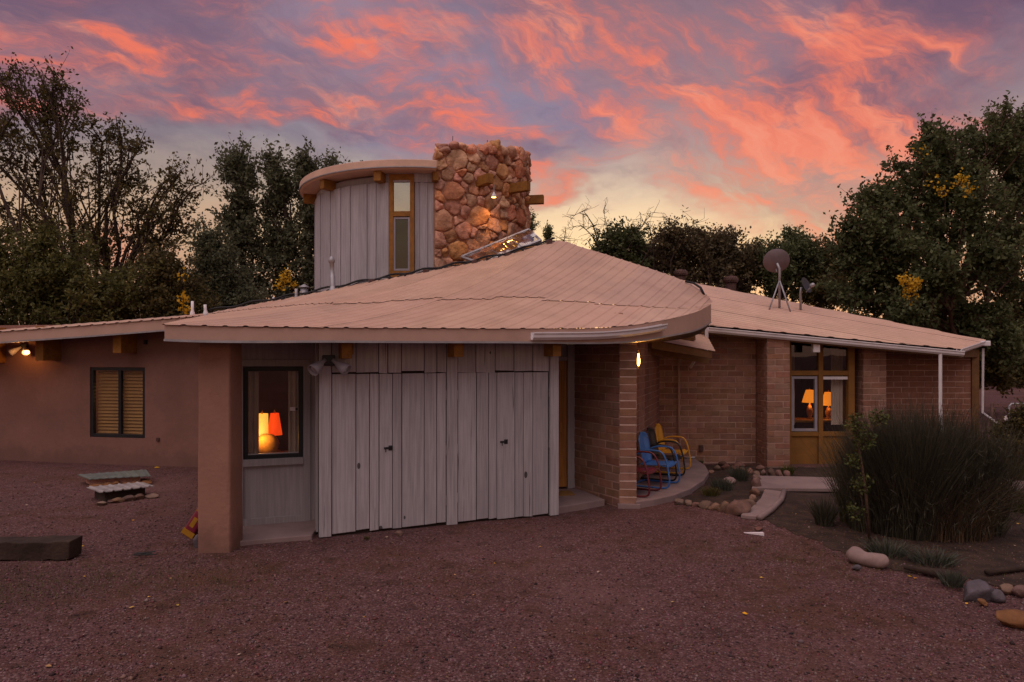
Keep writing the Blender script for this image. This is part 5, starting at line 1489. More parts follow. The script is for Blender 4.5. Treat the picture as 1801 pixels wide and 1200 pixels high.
tag(mb.build('timber', 'old_timber', None, bevel=0.012), 'old dark railway timber lying on the gravel', 'timber')
# red sack leaning behind the column
bgp = thing('sack', 'red and yellow sack leaning behind the stucco column', 'sack', (-3.62, 7.85, 0))
Mb = Matrix.Translation((-3.66, 7.80, 0.13)) @ Matrix.Rotation(R(33), 4, 'Y')
mb = MB(); mb.box(-0.07, 0.07, -0.10, 0.10, -0.05, 0.55, Mb); mb.build('bag', 'bag_red', bgp, bevel=0.035, segs=3, smooth=True)
mb = MB(); mb.box(-0.072, 0.074, -0.104, -0.094, -0.03, 0.035, Mb); mb.build('bag_band', 'bag_yellow', bgp)
mb = MB(); mb.box(-0.035, 0.015, -0.104, -0.098, 0.08, 0.20, Mb); mb.build('bag_print', 'bag_yellow', bgp)
mb = MB(); mb.box(-0.06, 0.06, -0.104, -0.096, 0.27, 0.36, Mb); mb.build('bag_band', 'bag_yellow', bgp)
rock(Vector((-3.52, 7.66, 0)), 0.07, 0.06, 0.09, 'rock_grey', 'dark stone propping the sack behind the column')
mb = MB()
for k in range(7):
    p = G(232 + k * 4, 978 - (k % 3) * 2); mb.tube([p + Vector((0, 0, .01)), p + Vector((0.12, random.uniform(-.04, .04), 0.02))], 0.006, 4)
tag(mb.build('twig_bundle', 'cable', None), 'dark twigs lying together on the gravel near the column', 'twigs')

# ------------------------------------------------------------------ metal porch chairs
def chair(name, label, loc, rz, shell, frame, back_tilt=0.20, round_top=0.5):
    t = thing(name, label, 'chair', loc, 'metal porch chairs', rz)
    def bl(mb, nm, mat, **k): return mb.build(nm, mat, t, local=True, **k)
    # local frame: +x faces forward, y is width
    mb = MB(); P = []
    for j in range(13):           # pressed shell back, rounded top
        v = j / 12; z = 0.34 + 0.49 * v
        hw = 0.22 * (1.0 if v < 0.68 else max(0.0, 1 - ((v - 0.68) / 0.33) ** 2.6) ** 0.5) + 0.012
        row = []
        for i in range(11):
            u = -1 + 2 * i / 10
            row.append(Vector((-0.20 - (z - 0.34) * back_tilt * 0.9 + 0.045 * (u * u) + 0.012 * math.cos(u * 9.4), u * hw, z)))
        P.append(row)
    mb.grid(P); o = bl(mb, 'backrest', shell, smooth=True); m = o.modifiers.new('s', 'SOLIDIFY'); m.thickness = 0.012
    mb = MB(); P = []
    for j in range(9):
        v = j / 8; x = -0.22 + 0.46 * v
        P.append([Vector((x, (-1 + 2 * i / 8) * 0.235 * (1 - 0.10 * v), 0.345 + 0.03 * v + 0.02 * (abs(-1 + 2 * i / 8) ** 2) - 0.02 * math.sin(v * 3.1) - (0.05 * (v - 0.88) / 0.12 if v > 0.88 else 0))) for i in range(9)])
    mb.grid(P); o = bl(mb, 'seat', shell, smooth=True); m = o.modifiers.new('s', 'SOLIDIFY'); m.thickness = 0.012
    for sg in (-1, 1):
        y = sg * 0.27
        key = [(-0.26, 0.50), (-0.12, 0.575), (0.08, 0.585), (0.17, 0.545), (0.225, 0.43), (0.255, 0.28), (0.275, 0.14), (0.25, 0.045), (0.16, 0.02), (0.0, 0.018), (-0.20, 0.018), (-0.30, 0.02)]
        f = spline([(i, k[0], k[1]) for i, k in enumerate(key)])
        pts = [Vector((f(q)[0], y, f(q)[1])) for q in np.linspace(0, len(key) - 1, 44)]
        mb = MB(); mb.tube(pts, 0.0145, 8); bl(mb, 'arm_frame', frame, smooth=True)
        mb = MB(); mb.tube([Vector((0.12, sg * 0.21, 0.35)), Vector((0.242, y, 0.35))], 0.010, 6); bl(mb, 'seat_bracket', frame)
        mb = MB(); mb.tube([Vector((-0.25, sg * 0.20, 0.50)), Vector((-0.26, y, 0.50))], 0.010, 6); bl(mb, 'back_bracket', frame)
    mb = MB(); mb.tube([Vector((-0.30, -0.27, 0.02)), Vector((-0.33, -0.2, 0.02)), Vector((-0.33, 0.2, 0.02)), Vector((-0.30, 0.27, 0.02))], 0.0145, 8); bl(mb, 'rear_runner', frame, smooth=True)
    return t
wd = R(-30)
z = hgt0 - 0.003
chair('metal_chair', 'blue metal porch chair with curved tube arms', (2.30, 10.78, z), wd, 'blue_paint', 'blue_paint')
chair('metal_chair', 'black metal porch chair standing beside the blue chair', (2.55, 11.42, z), wd + 0.03, 'black_paint', 'black_paint')
chair('metal_chair', 'yellow metal porch chair beside the black chair', (2.83, 12.10, z), wd + 0.06, 'chair_yellow', 'chair_yellow')
chair('metal_chair', 'dark red metal chair half hidden by the adobe pier', (1.87, 10.16, z), wd, 'red_paint', 'red_paint')

# ------------------------------------------------------------------ vegetation
def leaf_quads(C, size, droop=0.0, aspect=0.55):
    n = len(C)
    d = RNG.normal(size=(n, 3)); d[:, 2] -= droop; d /= np.linalg.norm(d, axis=1)[:, None]
    r = RNG.normal(size=(n, 3)); s = np.cross(d, r); s /= np.linalg.norm(s, axis=1)[:, None] + 1e-9
    L = (size * (0.6 + 0.8 * RNG.random(n)))[:, None]
    V = np.stack([C - d * L * 0.5, C + s * L * aspect * 0.5, C + d * L * 0.5, C - s * L * aspect * 0.5], 1).reshape(-1, 3)
    return V, (np.arange(n) * 4)[:, None] + np.arange(4)[None]
def tubes_np(segs, n=4):
    """segs: list of (p0, p1, r0, r1) arrays -> open prisms"""
    S = np.array([(*a, *b, r, q) for a, b, r, q in segs], float)
    a, b, r0, r1 = S[:, :3], S[:, 3:6], S[:, 6], S[:, 7]
    d = b - a; d /= np.linalg.norm(d, axis=1)[:, None] + 1e-9
    up = np.where(np.abs(d[:, 2:3]) < 0.9, np.array([[0, 0, 1.]]), np.array([[1., 0, 0]]))
    u = np.cross(d, up); u /= np.linalg.norm(u, axis=1)[:, None]; w = np.cross(u, d)
    t = np.arange(n) * 2 * np.pi / n
    ring = u[:, None] * np.cos(t)[None, :, None] + w[:, None] * np.sin(t)[None, :, None]
    V = np.concatenate([a[:, None] + ring * r0[:, None, None], b[:, None] + ring * r1[:, None, None]], 1).reshape(-1, 3)
    k = np.arange(n); k2 = (k + 1) % n
    q = np.stack([k, k2, k2 + n, k + n], 1)
    Fq = ((np.arange(len(S)) * 2 * n)[:, None, None] + q[None]).reshape(-1, 4)
    return V, Fq
def rand_in(c, r, n):
    q = RNG.normal(size=(n, 3)); q /= np.linalg.norm(q, axis=1)[:, None]
    return c + q * r * (RNG.random(n) ** 0.45)[:, None]
def tree(name, label, foot, height, clumps, leaf, lmat, bark='bark', trunk_r=0.16, nsub=14, ntw=6, nleaf=14, lsize=0.11, twig_len=0.5, droop=0.3, group=None, lean=(0, 0), cat='tree', stems=1, fork=0.28, gold=0):
    """clumps: (centre xyz, radius xyz, density)"""
    t = thing(name, label, cat, tuple(foot), group)
    foot = np.array(foot, float); segs = []; tw_ends = []; gold_pts = []
    topc = np.array([c[0] for c in clumps]).mean(0)
    trunks = []
    for s in range(stems):
        b = foot + np.array([RNG.uniform(-.25, .25) * (stems > 1), RNG.uniform(-.2, .2) * (stems > 1), -0.1])
        e = foot + np.array([lean[0] + RNG.uniform(-.5, .5) * (stems > 1), lean[1], height * fork])
        P = [b + (e - b) * q + np.array([RNG.normal() * 0.05, RNG.normal() * 0.05, 0]) * q for q in np.linspace(0, 1, 7)]
        for i in range(6): segs.append((P[i], P[i + 1], trunk_r * (1 - .05 * i), trunk_r * (1 - .05 * (i + 1))))
        trunks.append(P)
    for c, r, dens in clumps:
        c = np.array(c, float); r = np.array(r, float)
        P = trunks[RNG.integers(len(trunks))]
        s = P[RNG.integers(3, 7)]
        dist = np.linalg.norm(c - s)
        m = s * 0.45 + c * 0.55 + np.array([RNG.normal() * 0.30 * dist * .5, RNG.normal() * 0.25 * dist * .5, -0.04 * dist])
        ts = np.linspace(0, 1, 8)
        limb = [(1 - q)**2 * s + 2 * q * (1 - q) * m + q * q * c + RNG.normal(size=3) * 0.035 * dist * q * (1 - q) * 2 for q in ts]
        lr = max(0.02, trunk_r * 0.42)
        for i in range(7): segs.append((limb[i], limb[i + 1], lr * (1 - .1 * i), lr * (1 - .1 * (i + 1))))
        k = max(3, int(nsub * dens))
        tips = rand_in(c, r, k)
        for q in tips:
            b = limb[RNG.integers(3, 8)]
            mid = (b + q) / 2 + RNG.normal(size=3) * 0.12 * np.linalg.norm(q - b) + np.array([0, 0, 0.05])
            sr = lr * 0.28
            segs.append((b, mid, sr, sr * .7)); segs.append((mid, q, sr * .7, sr * .4))
            for _ in range(ntw):
                o = mid + (q - mid) * RNG.random()
                e = o + RNG.normal(size=3) * twig_len * 0.55 + np.array([0, 0, 0.12 * twig_len])
                segs.append((o, e, sr * .35, 0.004)); tw_ends.append((o, e))
    V, Fq = tubes_np(segs, 5); npmesh('trunk', V, Fq, bark, t)
    O = np.array([a for a, b in tw_ends]); E = np.array([b for a, b in tw_ends])
    k = len(O)
    idx = np.repeat(np.arange(k), nleaf)
    C = O[idx] + (E - O)[idx] * (0.15 + RNG.random((len(idx), 1)) * 1.0) + RNG.normal(size=(len(idx), 3)) * twig_len * 0.16
    V, Fq = leaf_quads(C, lsize, droop)
    npmesh('crown', V, Fq, lmat, t)
    return t
def CL(px, py, rpx, Y, dens=1.0, ry=None, rz=None, dy=0.0):
    p = W(px, py, Y + dy); r = rpx * Y / F
    return (tuple(p), (r, ry or r, rz or r), dens)
def foot(px, Y): return (W(px, 600, Y).x, Y, 0.0)
def gold(name, label, Y, spots, parent_foot):
    """a spray of yellow leaves with its own twigs"""
    t = thing(name, label, 'branch', tuple(W(spots[0][0], spots[0][1], Y)))
    C = []; segs = []
    for px, py, r, n in spots:
        c = np.array(W(px, py, Y)); q = rand_in(c, np.array([r * Y / F] * 3), n); C.append(q)
        for p in q[::9]: segs.append((c + np.array([0, 0, -0.15]), p, 0.012, 0.004))
    V, Fq = tubes_np(segs, 4); npmesh('twigs', V, Fq, 'bark', t)
    C = np.concatenate(C); C = C[RNG.random(len(C)) < 0.85] + RNG.normal(size=(1, 3)) * 0.0
    C = C + RNG.normal(size=C.shape) * 0.07
    V, Fq = leaf_quads(C, 0.075, 0.2, 0.8); npmesh('leaves', V, Fq, 'leaf_gold', t)

# the tall thin-leaved tree on the left
Y = 22.0
cl = [CL(60, 150, 52, Y, .9), CL(15, 215, 55, Y, .9), CL(115, 205, 55, Y, .9), CL(60, 290, 60, Y, .9, dy=1), CL(180, 250, 50, Y, .8), CL(228, 296, 52, Y, .8), CL(140, 345, 62, Y, .9, dy=-1),
      CL(285, 325, 50, Y, .6), CL(320, 300, 34, Y, .35), CL(255, 390, 62, Y, .8), CL(50, 390, 70, Y, 1.0, dy=1), CL(318, 385, 44, Y, .6), CL(180, 420, 62, Y, 1.0, dy=-.5), CL(0, 140, 45, Y, .9), CL(-45, 250, 70, Y, 1), CL(-60, 380, 80, Y, 1),
      CL(210, 225, 30, Y, .3), CL(250, 255, 30, Y, .3), CL(340, 330, 22, Y, .25), CL(95, 125, 26, Y, .4), CL(270, 430, 50, Y, .8)]
tree('locust_tree', 'tall open branching tree with sparse dark leaves behind the stucco wing', foot(170, Y), 11, cl, None, 'leaf_dark', trunk_r=0.20, nsub=15, ntw=8, nleaf=8, lsize=0.125, twig_len=0.5, droop=0.6, stems=3, fork=0.33)
Y = 17.5
cl = [CL(40, 500, 70, Y, 1.3), CL(125, 470, 65, Y, 1.2), CL(205, 505, 65, Y, 1.2), CL(90, 545, 70, Y, 1.3), CL(-40, 520, 80, Y, 1.3), CL(0, 440, 50, Y, .8), CL(60, 430, 45, Y, .7)]
tree('leafy_shrub', 'dense olive shrub filling the space behind the stucco wing roof', foot(80, Y), 4.0, cl, None, 'leaf_olive', trunk_r=0.10, nsub=20, ntw=10, nleaf=18, lsize=0.10, twig_len=0.42, stems=4, cat='shrub')
Y = 18.5
cl = [CL(265, 500, 55, Y, 1.2), CL(300, 540, 55, Y, 1.2), CL(235, 545, 55, Y, 1.2), CL(330, 520, 45, Y, 1.1), CL(290, 460, 36, Y, .7), CL(340, 555, 40, Y, 1.1), CL(180, 560, 50, Y, 1.1)]
tree('leafy_shrub', 'dark brown green shrub between the olive shrub and the young elm', foot(280, Y), 3.6, cl, None, 'leaf_dark', trunk_r=0.09, nsub=20, ntw=10, nleaf=16, lsize=0.10, twig_len=0.42, stems=4, cat='shrub')
Y = 20.0
cl = [CL(372, 425, 30, Y, 1.0), CL(360, 460, 42, Y, 1.2), CL(395, 470, 42, Y, 1.2), CL(352, 510, 42, Y, 1.2), CL(405, 515, 45, Y, 1.2), CL(440, 535, 40, Y, 1.2), CL(380, 545, 40, Y, 1.2)]
tree('young_elm', 'bushy dark young elm in front of the poplars', foot(378, Y), 5.0, cl, None, 'leaf_poplar', trunk_r=0.09, nsub=20, ntw=9, nleaf=16, lsize=0.10, twig_len=0.42, fork=0.35)
Y = 27.0
def poplar(px, clumps, label):
    tree('poplar_tree', label, foot(px, Y), 11, clumps, None, 'leaf_poplar', trunk_r=0.13, nsub=19, ntw=8, nleaf=10, lsize=0.15, twig_len=0.55, droop=0.4, group='poplars behind the tower', fork=0.62)
poplar(430, [CL(412, 275, 22, Y, .8), CL(425, 300, 30, Y, 1), CL(420, 345, 36, Y, 1), CL(402, 385, 26, Y, .7), CL(440, 390, 36, Y, 1), CL(430, 440, 40, Y, 1.1), CL(450, 490, 40, Y, 1.1)], 'tallest poplar beside the young elm')
poplar(488, [CL(478, 280, 20, Y, .8), CL(490, 315, 26, Y, 1), CL(485, 360, 32, Y, 1), CL(495, 410, 36, Y, 1), CL(485, 460, 40, Y, 1.1), CL(500, 505, 40, Y, 1.1)], 'middle poplar with leafy lower trunk')
poplar(545, [CL(538, 285, 20, Y, .8), CL(545, 320, 26, Y, 1), CL(550, 370, 32, Y, 1), CL(540, 420, 34, Y, 1), CL(545, 475, 38, Y, 1.1)], 'poplar standing against the edge of the tower')
poplar(592, [CL(585, 300, 18, Y, .7), CL(592, 330, 24, Y, .8), CL(600, 380, 30, Y, 1), CL(600, 440, 30, Y, 1)], 'poplar mostly hidden by the tower')
gold('yellow_branch', 'yellow autumn leaves on a branch left of the tower foot', 19.0, [(500, 490, 9, 120), (492, 503, 7, 50), (514, 500, 8, 50), (505, 478, 4, 20)], None)
gold('yellow_branch', 'faint yellow spray rising behind the white roof pipe', 17.0, [(322, 525, 8, 60), (325, 545, 8, 60), (322, 487, 5, 20)], None)
# trees behind the right wing
Y = 21.0
cl = [CL(1640, 250, 38, Y, 1), CL(1610, 290, 48, Y, 1.1), CL(1545, 345, 48, Y, 1.1), CL(1505, 392, 40, Y, 1.1), CL(1565, 400, 58, Y, 1.3, dy=-.8), CL(1640, 330, 58, Y, 1.3), CL(1700, 270, 52, Y, 1.2), CL(1755, 235, 48, Y, 1.2),
      CL(1790, 300, 60, Y, 1.3), CL(1715, 350, 58, Y, 1.3, dy=-.8), CL(1625, 430, 62, Y, 1.3), CL(1535, 465, 52, Y, 1.2), CL(1487, 445, 32, Y, .9), CL(1775, 400, 70, Y, 1.3), CL(1580, 510, 56, Y, 1.2), CL(1650, 540, 50, Y, 1.1, dy=1.5), CL(1760, 490, 66, Y, 1.2, dy=1.5), CL(1500, 510, 44, Y, 1.2), CL(1650, 480, 46, Y, 1.2, dy=-1.5), CL(1745, 440, 50, Y, 1.2, dy=-1.5), CL(1600, 560, 44, Y, 1.1, dy=-1.5), CL(1730, 560, 44, Y, 1.1, dy=-1.0), CL(1770, 610, 44, Y, 1.1, dy=-1.0)]
tree('cottonwood_tree', 'broad dark cottonwood with reddish trunk behind the brick wing', foot(1692, Y), 9.5, cl, None, 'leaf_cotton', bark='bark_red', trunk_r=0.20, nsub=18, ntw=9, nleaf=15, lsize=0.13, twig_len=0.42, droop=0.4, fork=0.42)
Y = 24.0
cl = [CL(1775, 225, 44, Y, 1.1), CL(1830, 240, 60, Y, 1.2), CL(1820, 340, 70, Y, 1.2), CL(1840, 440, 80, Y, 1.2), CL(1800, 540, 70, Y, 1.3), CL(1840, 620, 70, Y, 1.2), CL(1790, 640, 50, Y, 1.3), CL(1755, 590, 55, Y, 1.3), CL(1745, 650, 45, Y, 1.2), CL(1700, 590, 50, Y, 1.2), CL(1640, 600, 50, Y, 1.1), CL(1580, 570, 50, Y, 1.1)]
tree('cottonwood_tree', 'deep shaded cottonwood beyond the wire fence', foot(1830, Y), 10, cl, None, 'leaf_dark', trunk_r=0.22, nsub=22, ntw=9, nleaf=16, lsize=0.14, twig_len=0.5, droop=0.4, fork=0.3)
gold('yellow_branch', 'bright yellow leaf cluster low on the cottonwood', 17.6, [(1593, 495, 9, 110), (1603, 510, 10, 110), (1612, 497, 8, 70), (1602, 524, 5, 25), (1586, 490, 4, 20)], None)
gold('yellow_branch', 'scattered yellow leaves high in the cottonwood crown', 18.4, [(1688, 318, 14, 90), (1655, 335, 12, 40), (1705, 330, 12, 40), (1640, 320, 12, 24), (1620, 262, 14, 24)], None)
Y = 31.0
th = [(1095, [(1075, 425, 26, .9), (1105, 415, 26, .9), (1125, 440, 34, 1.1), (1080, 455, 34, 1.1), (1110, 480, 40, 1.2), (1050, 460, 26, .7)], 'leaf_cotton', 'rounded thicket tree beside the roof peak'),
      (1180, [(1165, 420, 26, .7), (1190, 405, 26, .6), (1205, 430, 34, 1.1), (1160, 455, 36, 1.2), (1200, 475, 42, 1.2), (1225, 415, 22, .6)], 'leaf_thicket', 'brownish thicket tree behind the turbine vents'),
      (1270, [(1245, 425, 30, 1.0), (1275, 430, 34, 1.1), (1255, 465, 42, 1.2), (1300, 460, 36, 1.2), (1290, 495, 42, 1.2), (1325, 440, 18, .6)], 'leaf_thicket', 'dense dark thicket tree beside the large dish'),
      (1370, [(1395, 425, 28, .9), (1370, 445, 32, 1.0), (1415, 445, 34, 1.1), (1345, 475, 40, 1.2), (1400, 485, 45, 1.2), (1440, 470, 40, 1.2), (1335, 450, 24, .8)], 'leaf_cotton', 'thicket tree behind the satellite dishes'),
      (1465, [(1455, 440, 32, 1.0), (1480, 480, 44, 1.2), (1450, 510, 44, 1.2), (1500, 440, 40, 1.0)], 'leaf_dark', 'thicket tree between the dishes and the cottonwood')]
for px, cs, lm, lab in th:
    tree('thicket_tree', lab, foot(px, Y), 7, [CL(a, b, r, Y, d, dy=RNG.uniform(-1, 1)) for a, b, r, d in cs], None, lm, trunk_r=0.12, nsub=20, ntw=8, nleaf=15, lsize=0.15, twig_len=0.55, group='thicket beyond the wing roof', stems=3, fork=0.35)
# bare arching branches above the thicket
t = thing('bare_branches', 'bare arching branches rising above the thicket by the roof peak', 'branches', (W(1060, 480, 30).x, 30, 0))
segs = []
for (px, py, qx, qy, mx, my) in ((1062, 470, 1005, 385, 1040, 345), (1070, 470, 1010, 400, 1035, 385), (1090, 480, 1150, 375, 1110, 410), (1100, 470, 1062, 372, 1065, 400), (1130, 460, 1180, 390, 1170, 400), (1010, 440, 995, 415, 985, 425), (1180, 460, 1225, 392, 1205, 400), (1150, 460, 1128, 385, 1150, 400)):
    a, b, c = np.array(W(px, py, 30)), np.array(W(mx, my, 30)), np.array(W(qx, qy, 30)); prev = a
    segs.append((np.array([a[0], 30.0, 0.0]), a, 0.05, 0.035))
    for i in range(1, 11):
        q = i / 10; p = (1 - q)**2 * a + 2 * q * (1 - q) * b + q * q * c + RNG.normal(size=3) * 0.02
        segs.append((prev, p, 0.035 * (1.1 - q) + .006, 0.035 * (1.0 - q) + .006)); prev = p
        for _ in range(3):
            e = p + RNG.normal(size=3) * np.array([0.32, 0.2, 0.25]) + np.array([0, 0, .05]); segs.append((p, e, 0.012, 0.005))
            segs.append((e, e + RNG.normal(size=3) * 0.18, 0.008, 0.004))
V, Fq = tubes_np(segs, 4); npmesh('twigs', V, Fq, 'bark', t)
# conifer tips past the stone tower
def conifer(px, py, Y, label):
    top = W(px, py, Y); t = thing('pine_tree', label, 'tree', (top.x, Y, 0), 'pines far behind the tower')
    segs = [(np.array([top.x, Y, 0.0]), np.array(top), 0.16, 0.02)]; C = []
    h = top.z
    for i in range(70):
        q = RNG.random(); z = h * (0.35 + 0.65 * q) ; r = (h - z) * 0.20 + 0.18; a = RNG.random() * 6.283
        p0 = np.array([top.x, Y, z]); p1 = p0 + np.array([math.cos(a) * r, math.sin(a) * r, 0.25 + 0.1 * RNG.random()])
        segs.append((p0, p1, 0.02, 0.006)); C.append(p0 + (p1 - p0) * RNG.random((70, 1)) + RNG.normal(size=(70, 3)) * 0.08)
    C.append(np.array(top) + RNG.normal(size=(80, 3)) * np.array([.07, .07, .25]))
    V, Fq = tubes_np(segs, 5); npmesh('trunk', V, Fq, 'bark', t)
    V, Fq = leaf_quads(np.concatenate(C), 0.16, -0.4, 0.3); npmesh('crown', V, Fq, 'leaf_cotton', t)
conifer(936, 385, 36, 'pine whose tip shows right beside the stone tower'); conifer(963, 405, 38, 'smaller pine tip between the tower and the roof peak')
# a far belt of woodland closes the horizon
C = []
for k in range(170):
    a = R(-62) + R(124) * k / 169; d = 58 + RNG.uniform(-6, 6); h = 4.2 + RNG.uniform(-.8, 1.2)
    C.append(np.array([math.sin(a) * d, math.cos(a) * d, h * 0.5]) + rand_in(np.zeros(3), np.array([2.2, 2.0, h * 0.52]), 420))
V, Fq = leaf_quads(np.concatenate(C), 0.42, 0.2, 0.8)
tag(npmesh('far_woodland', V, Fq, 'leaf_thicket'), 'far belt of trees along the horizon', 'woodland', kind='stuff')

# --- broom shrub in the bed
def blades(name, parent, n, base_r, height, spread, cx, cy, mat, width=0.006, seg=4, curve=0.5, z0=0.0, hvar=0.35, minlean=0.0):
    a = RNG.random(n) * 2 * np.pi; rr = np.sqrt(RNG.random(n))
    b = np.stack([cx + np.cos(a) * rr * base_r[0], cy + np.sin(a) * rr * base_r[1], np.full(n, z0)], 1)
    lean = minlean + rr * spread * (0.6 + 0.6 * RNG.random(n))
    a2 = a + RNG.normal(size=n) * 0.5
    H = height * (1 - hvar * RNG.random(n)) * (1 - 0.22 * rr)
    side = RNG.normal(size=(n, 3)); side[:, 2] *= 0.2; side /= np.linalg.norm(side, axis=1)[:, None]
    V = []
    for j in range(seg + 1):
        q = j / seg
        out = lean * (q ** (1 + curve)) * H
        p = b + np.stack([np.cos(a2) * out, np.sin(a2) * out, H * q * (1 - 0.18 * lean * q)], 1)
        p += RNG.normal(size=(n, 3)) * 0.006 * H[:, None]
        w = width * (1 - 0.75 * q)
        V.append(p - side * w); V.append(p + side * w)
    V = np.stack(V, 1).reshape(-1, 3)
    k = (seg + 1) * 2
    q = np.array([(2 * j, 2 * j + 1, 2 * j + 3, 2 * j + 2) for j in range(seg)])
    Fq = ((np.arange(n) * k)[:, None, None] + q[None]).reshape(-1, 4)
    return npmesh(name, V, Fq, mat, parent)
bx, by = W(1640, 900, 8.3).x, 8.35
sh = thing('broom_shrub', 'large dark broom shrub of fine upright stems before the brick end wall', 'shrub', (bx, by, 0))
for k_ in range(26):
    ox, oy = RNG.uniform(-0.95, 0.75), RNG.uniform(-0.4, 0.4); hh = 2.02 - 0.36 * abs(ox) - RNG.uniform(0, 0.35)
    blades('stem_cluster', sh, 620, (0.20, 0.18), hh, 0.42, bx + ox * 0.85, by + oy, 'broom' if k_ % 5 else 'broom_olive', 0.004, 6, 0.5, hvar=0.5)
blades('stem_cluster', sh, 1500, (0.85, 0.55), 1.2, 0.75, bx, by, 'broom', 0.004, 6, 0.3, hvar=0.8)
blades('dry_stems', sh, 1500, (0.62, 0.48), 1.15, 0.95, bx, by - 0.12, 'broom_dry', 0.0035, 6, 1.6, hvar=0.7)
# tufts on its twigs
n = 4200
th_ = RNG.random(n) * 6.283; ph = np.arccos(RNG.random(n) * 0.95); rr = 0.75 + 0.30 * RNG.random(n)
C = np.stack([bx + np.cos(th_) * np.sin(ph) * rr * 1.12, by + np.sin(th_) * np.sin(ph) * rr * 0.9, 0.15 + np.cos(ph) * rr * 1.42], 1)
V, Fq = leaf_quads(C, 0.10, -1.4, 0.045); npmesh('foliage', V, Fq, 'broom', sh)
# leafy sapling with a cane beside it
sp_ = thing('sapling', 'thin leafy sapling with a brown cane at the edge of the broom shrub', 'sapling', tuple(G(1530, 955)))
p = G(1530, 955)
mb = MB(); mb.tube([p, W(1522, 860, 7.75), W(1508, 770, 7.85), W(1503, 745, 7.85)], [0.018, 0.016, 0.013, 0.008], 7); mb.build('cane', 'bark_red', sp_, smooth=True)
C = []
for px, py, r, n in ((1505, 745, 20, 240), (1520, 775, 22, 260), (1500, 810, 16, 140), (1515, 850, 20, 200), (1545, 735, 18, 160), (1505, 900, 18, 140)):
    C.append(rand_in(np.array(W(px, py, 7.8)), np.array([r * 7.8 / F] * 3), n))
segs = [(np.array(p), np.array(W(1510, 850, 7.8)), .01, .008)]
for c in C:
    for q in c[::10]: segs.append((c.mean(0) - np.array([0, 0, .05]), q, 0.004, 0.002))
V, Fq = tubes_np(segs, 4); npmesh('twigs', V, Fq, 'bark', sp_)
V, Fq = leaf_quads(np.concatenate(C), 0.034, 0.3, 0.6); npmesh('leaves', V, Fq, 'vine', sp_)
# small plants in the beds
def tuft(px, py, h, r, label, mat='sage', n=260, lean=0.6, name='bed_plant', w=0.006, group=None):
    p = G(px, py); t = thing(name, label, 'plant', (p.x, p.y, 0), group)
    blades('leaves', t, n, (r * .6, r * .6), h, lean, p.x, p.y, mat, w, 4, 0.5)
tuft(1300, 845, 0.30, 0.22, 'grey green tuft behind the pale stone', 'sage'); tuft(1270, 862, 0.24, 0.25, 'grey sage plant in the raised rock bed', 'sage'); tuft(1250, 872, 0.16, 0.2, 'low dry plant at the porch side of the raised bed', 'grass')
tuft(1450, 925, 0.42, 0.16, 'upright dark grass clump before the broom shrub', 'broom', 300, .5); tuft(1230, 818, 0.12, 0.1, 'small green tuft at the porch slab corner', 'vine', 120)
tuft(1385, 835, 0.22, 0.16, 'small leafy plant at the foot of the adobe pier', 'vine', 160); tuft(1560, 975, 0.20, 0.30, 'grey low plant behind the bone shaped stone', 'sage', 220, 1.0); tuft(1640, 990, 0.18, 0.34, 'grey low plant beside the driftwood branch', 'sage', 240, 1.1)
tuft(1675, 1030, 0.16, 0.14, 'small sage sprout beside the purple boulder', 'sage', 150); tuft(1790, 900, 0.42, 0.20, 'yellow green plant past the broom shrub', 'vine', 260, .6); tuft(1800, 850, 0.40, 0.22, 'yellowing plant beside the far end of the concrete path', 'vine', 260, .6)
tuft(645, 948, 0.04, 0.05, 'tiny grass sprig at the foot of the storage doors', 'grass', 40)
# dark shrub by the fence
Y = 12.0
cl = [CL(1780, 770, 40, Y, 1.2), CL(1800, 740, 34, Y, 1.2), CL(1835, 790, 50, Y, 1.2), CL(1790, 815, 30, Y, 1.1)]
tree('leafy_shrub', 'low dark shrub below the wire fence', foot(1800, Y), 1.0, cl, None, 'leaf_dark', trunk_r=0.03, nsub=18, ntw=8, nleaf=14, lsize=0.06, twig_len=0.22, cat='shrub', stems=3)
# wispy grass on the gravel
C = []
n = 2600
V_, F_ = [], []
xs = np.concatenate([RNG.normal(-3.9, 1.1, 5200), RNG.normal(3.1, 0.9, 2200), RNG.uniform(-5, 4, 900)])
ys = np.concatenate([RNG.normal(6.35, 0.45, 5200), RNG.normal(7.2, 0.5, 2200), RNG.uniform(4.6, 8, 900)])
ok = (ys < 7.9) & (ys > 4.3)
xs, ys = xs[ok], ys[ok]; n = len(xs)
h = 0.012 + 0.045 * RNG.random(n) ** 2; a = RNG.random(n) * 6.283; l = RNG.random(n) * 0.05
sd_v = np.stack([-np.sin(a), np.cos(a), np.zeros(n)], 1) * 0.0022
b = np.stack([xs, ys, np.full(n, -0.01)], 1); tp = b + np.stack([np.cos(a) * l, np.sin(a) * l, h], 1)
V = np.stack([b - sd_v, b + sd_v, tp], 1).reshape(-1, 3); Fq = (np.arange(n) * 3)[:, None] + np.arange(3)[None]
tag(npmesh('grass', V, Fq, 'grass'), 'thin dry grass blades in the gravel', 'grass', kind='stuff')

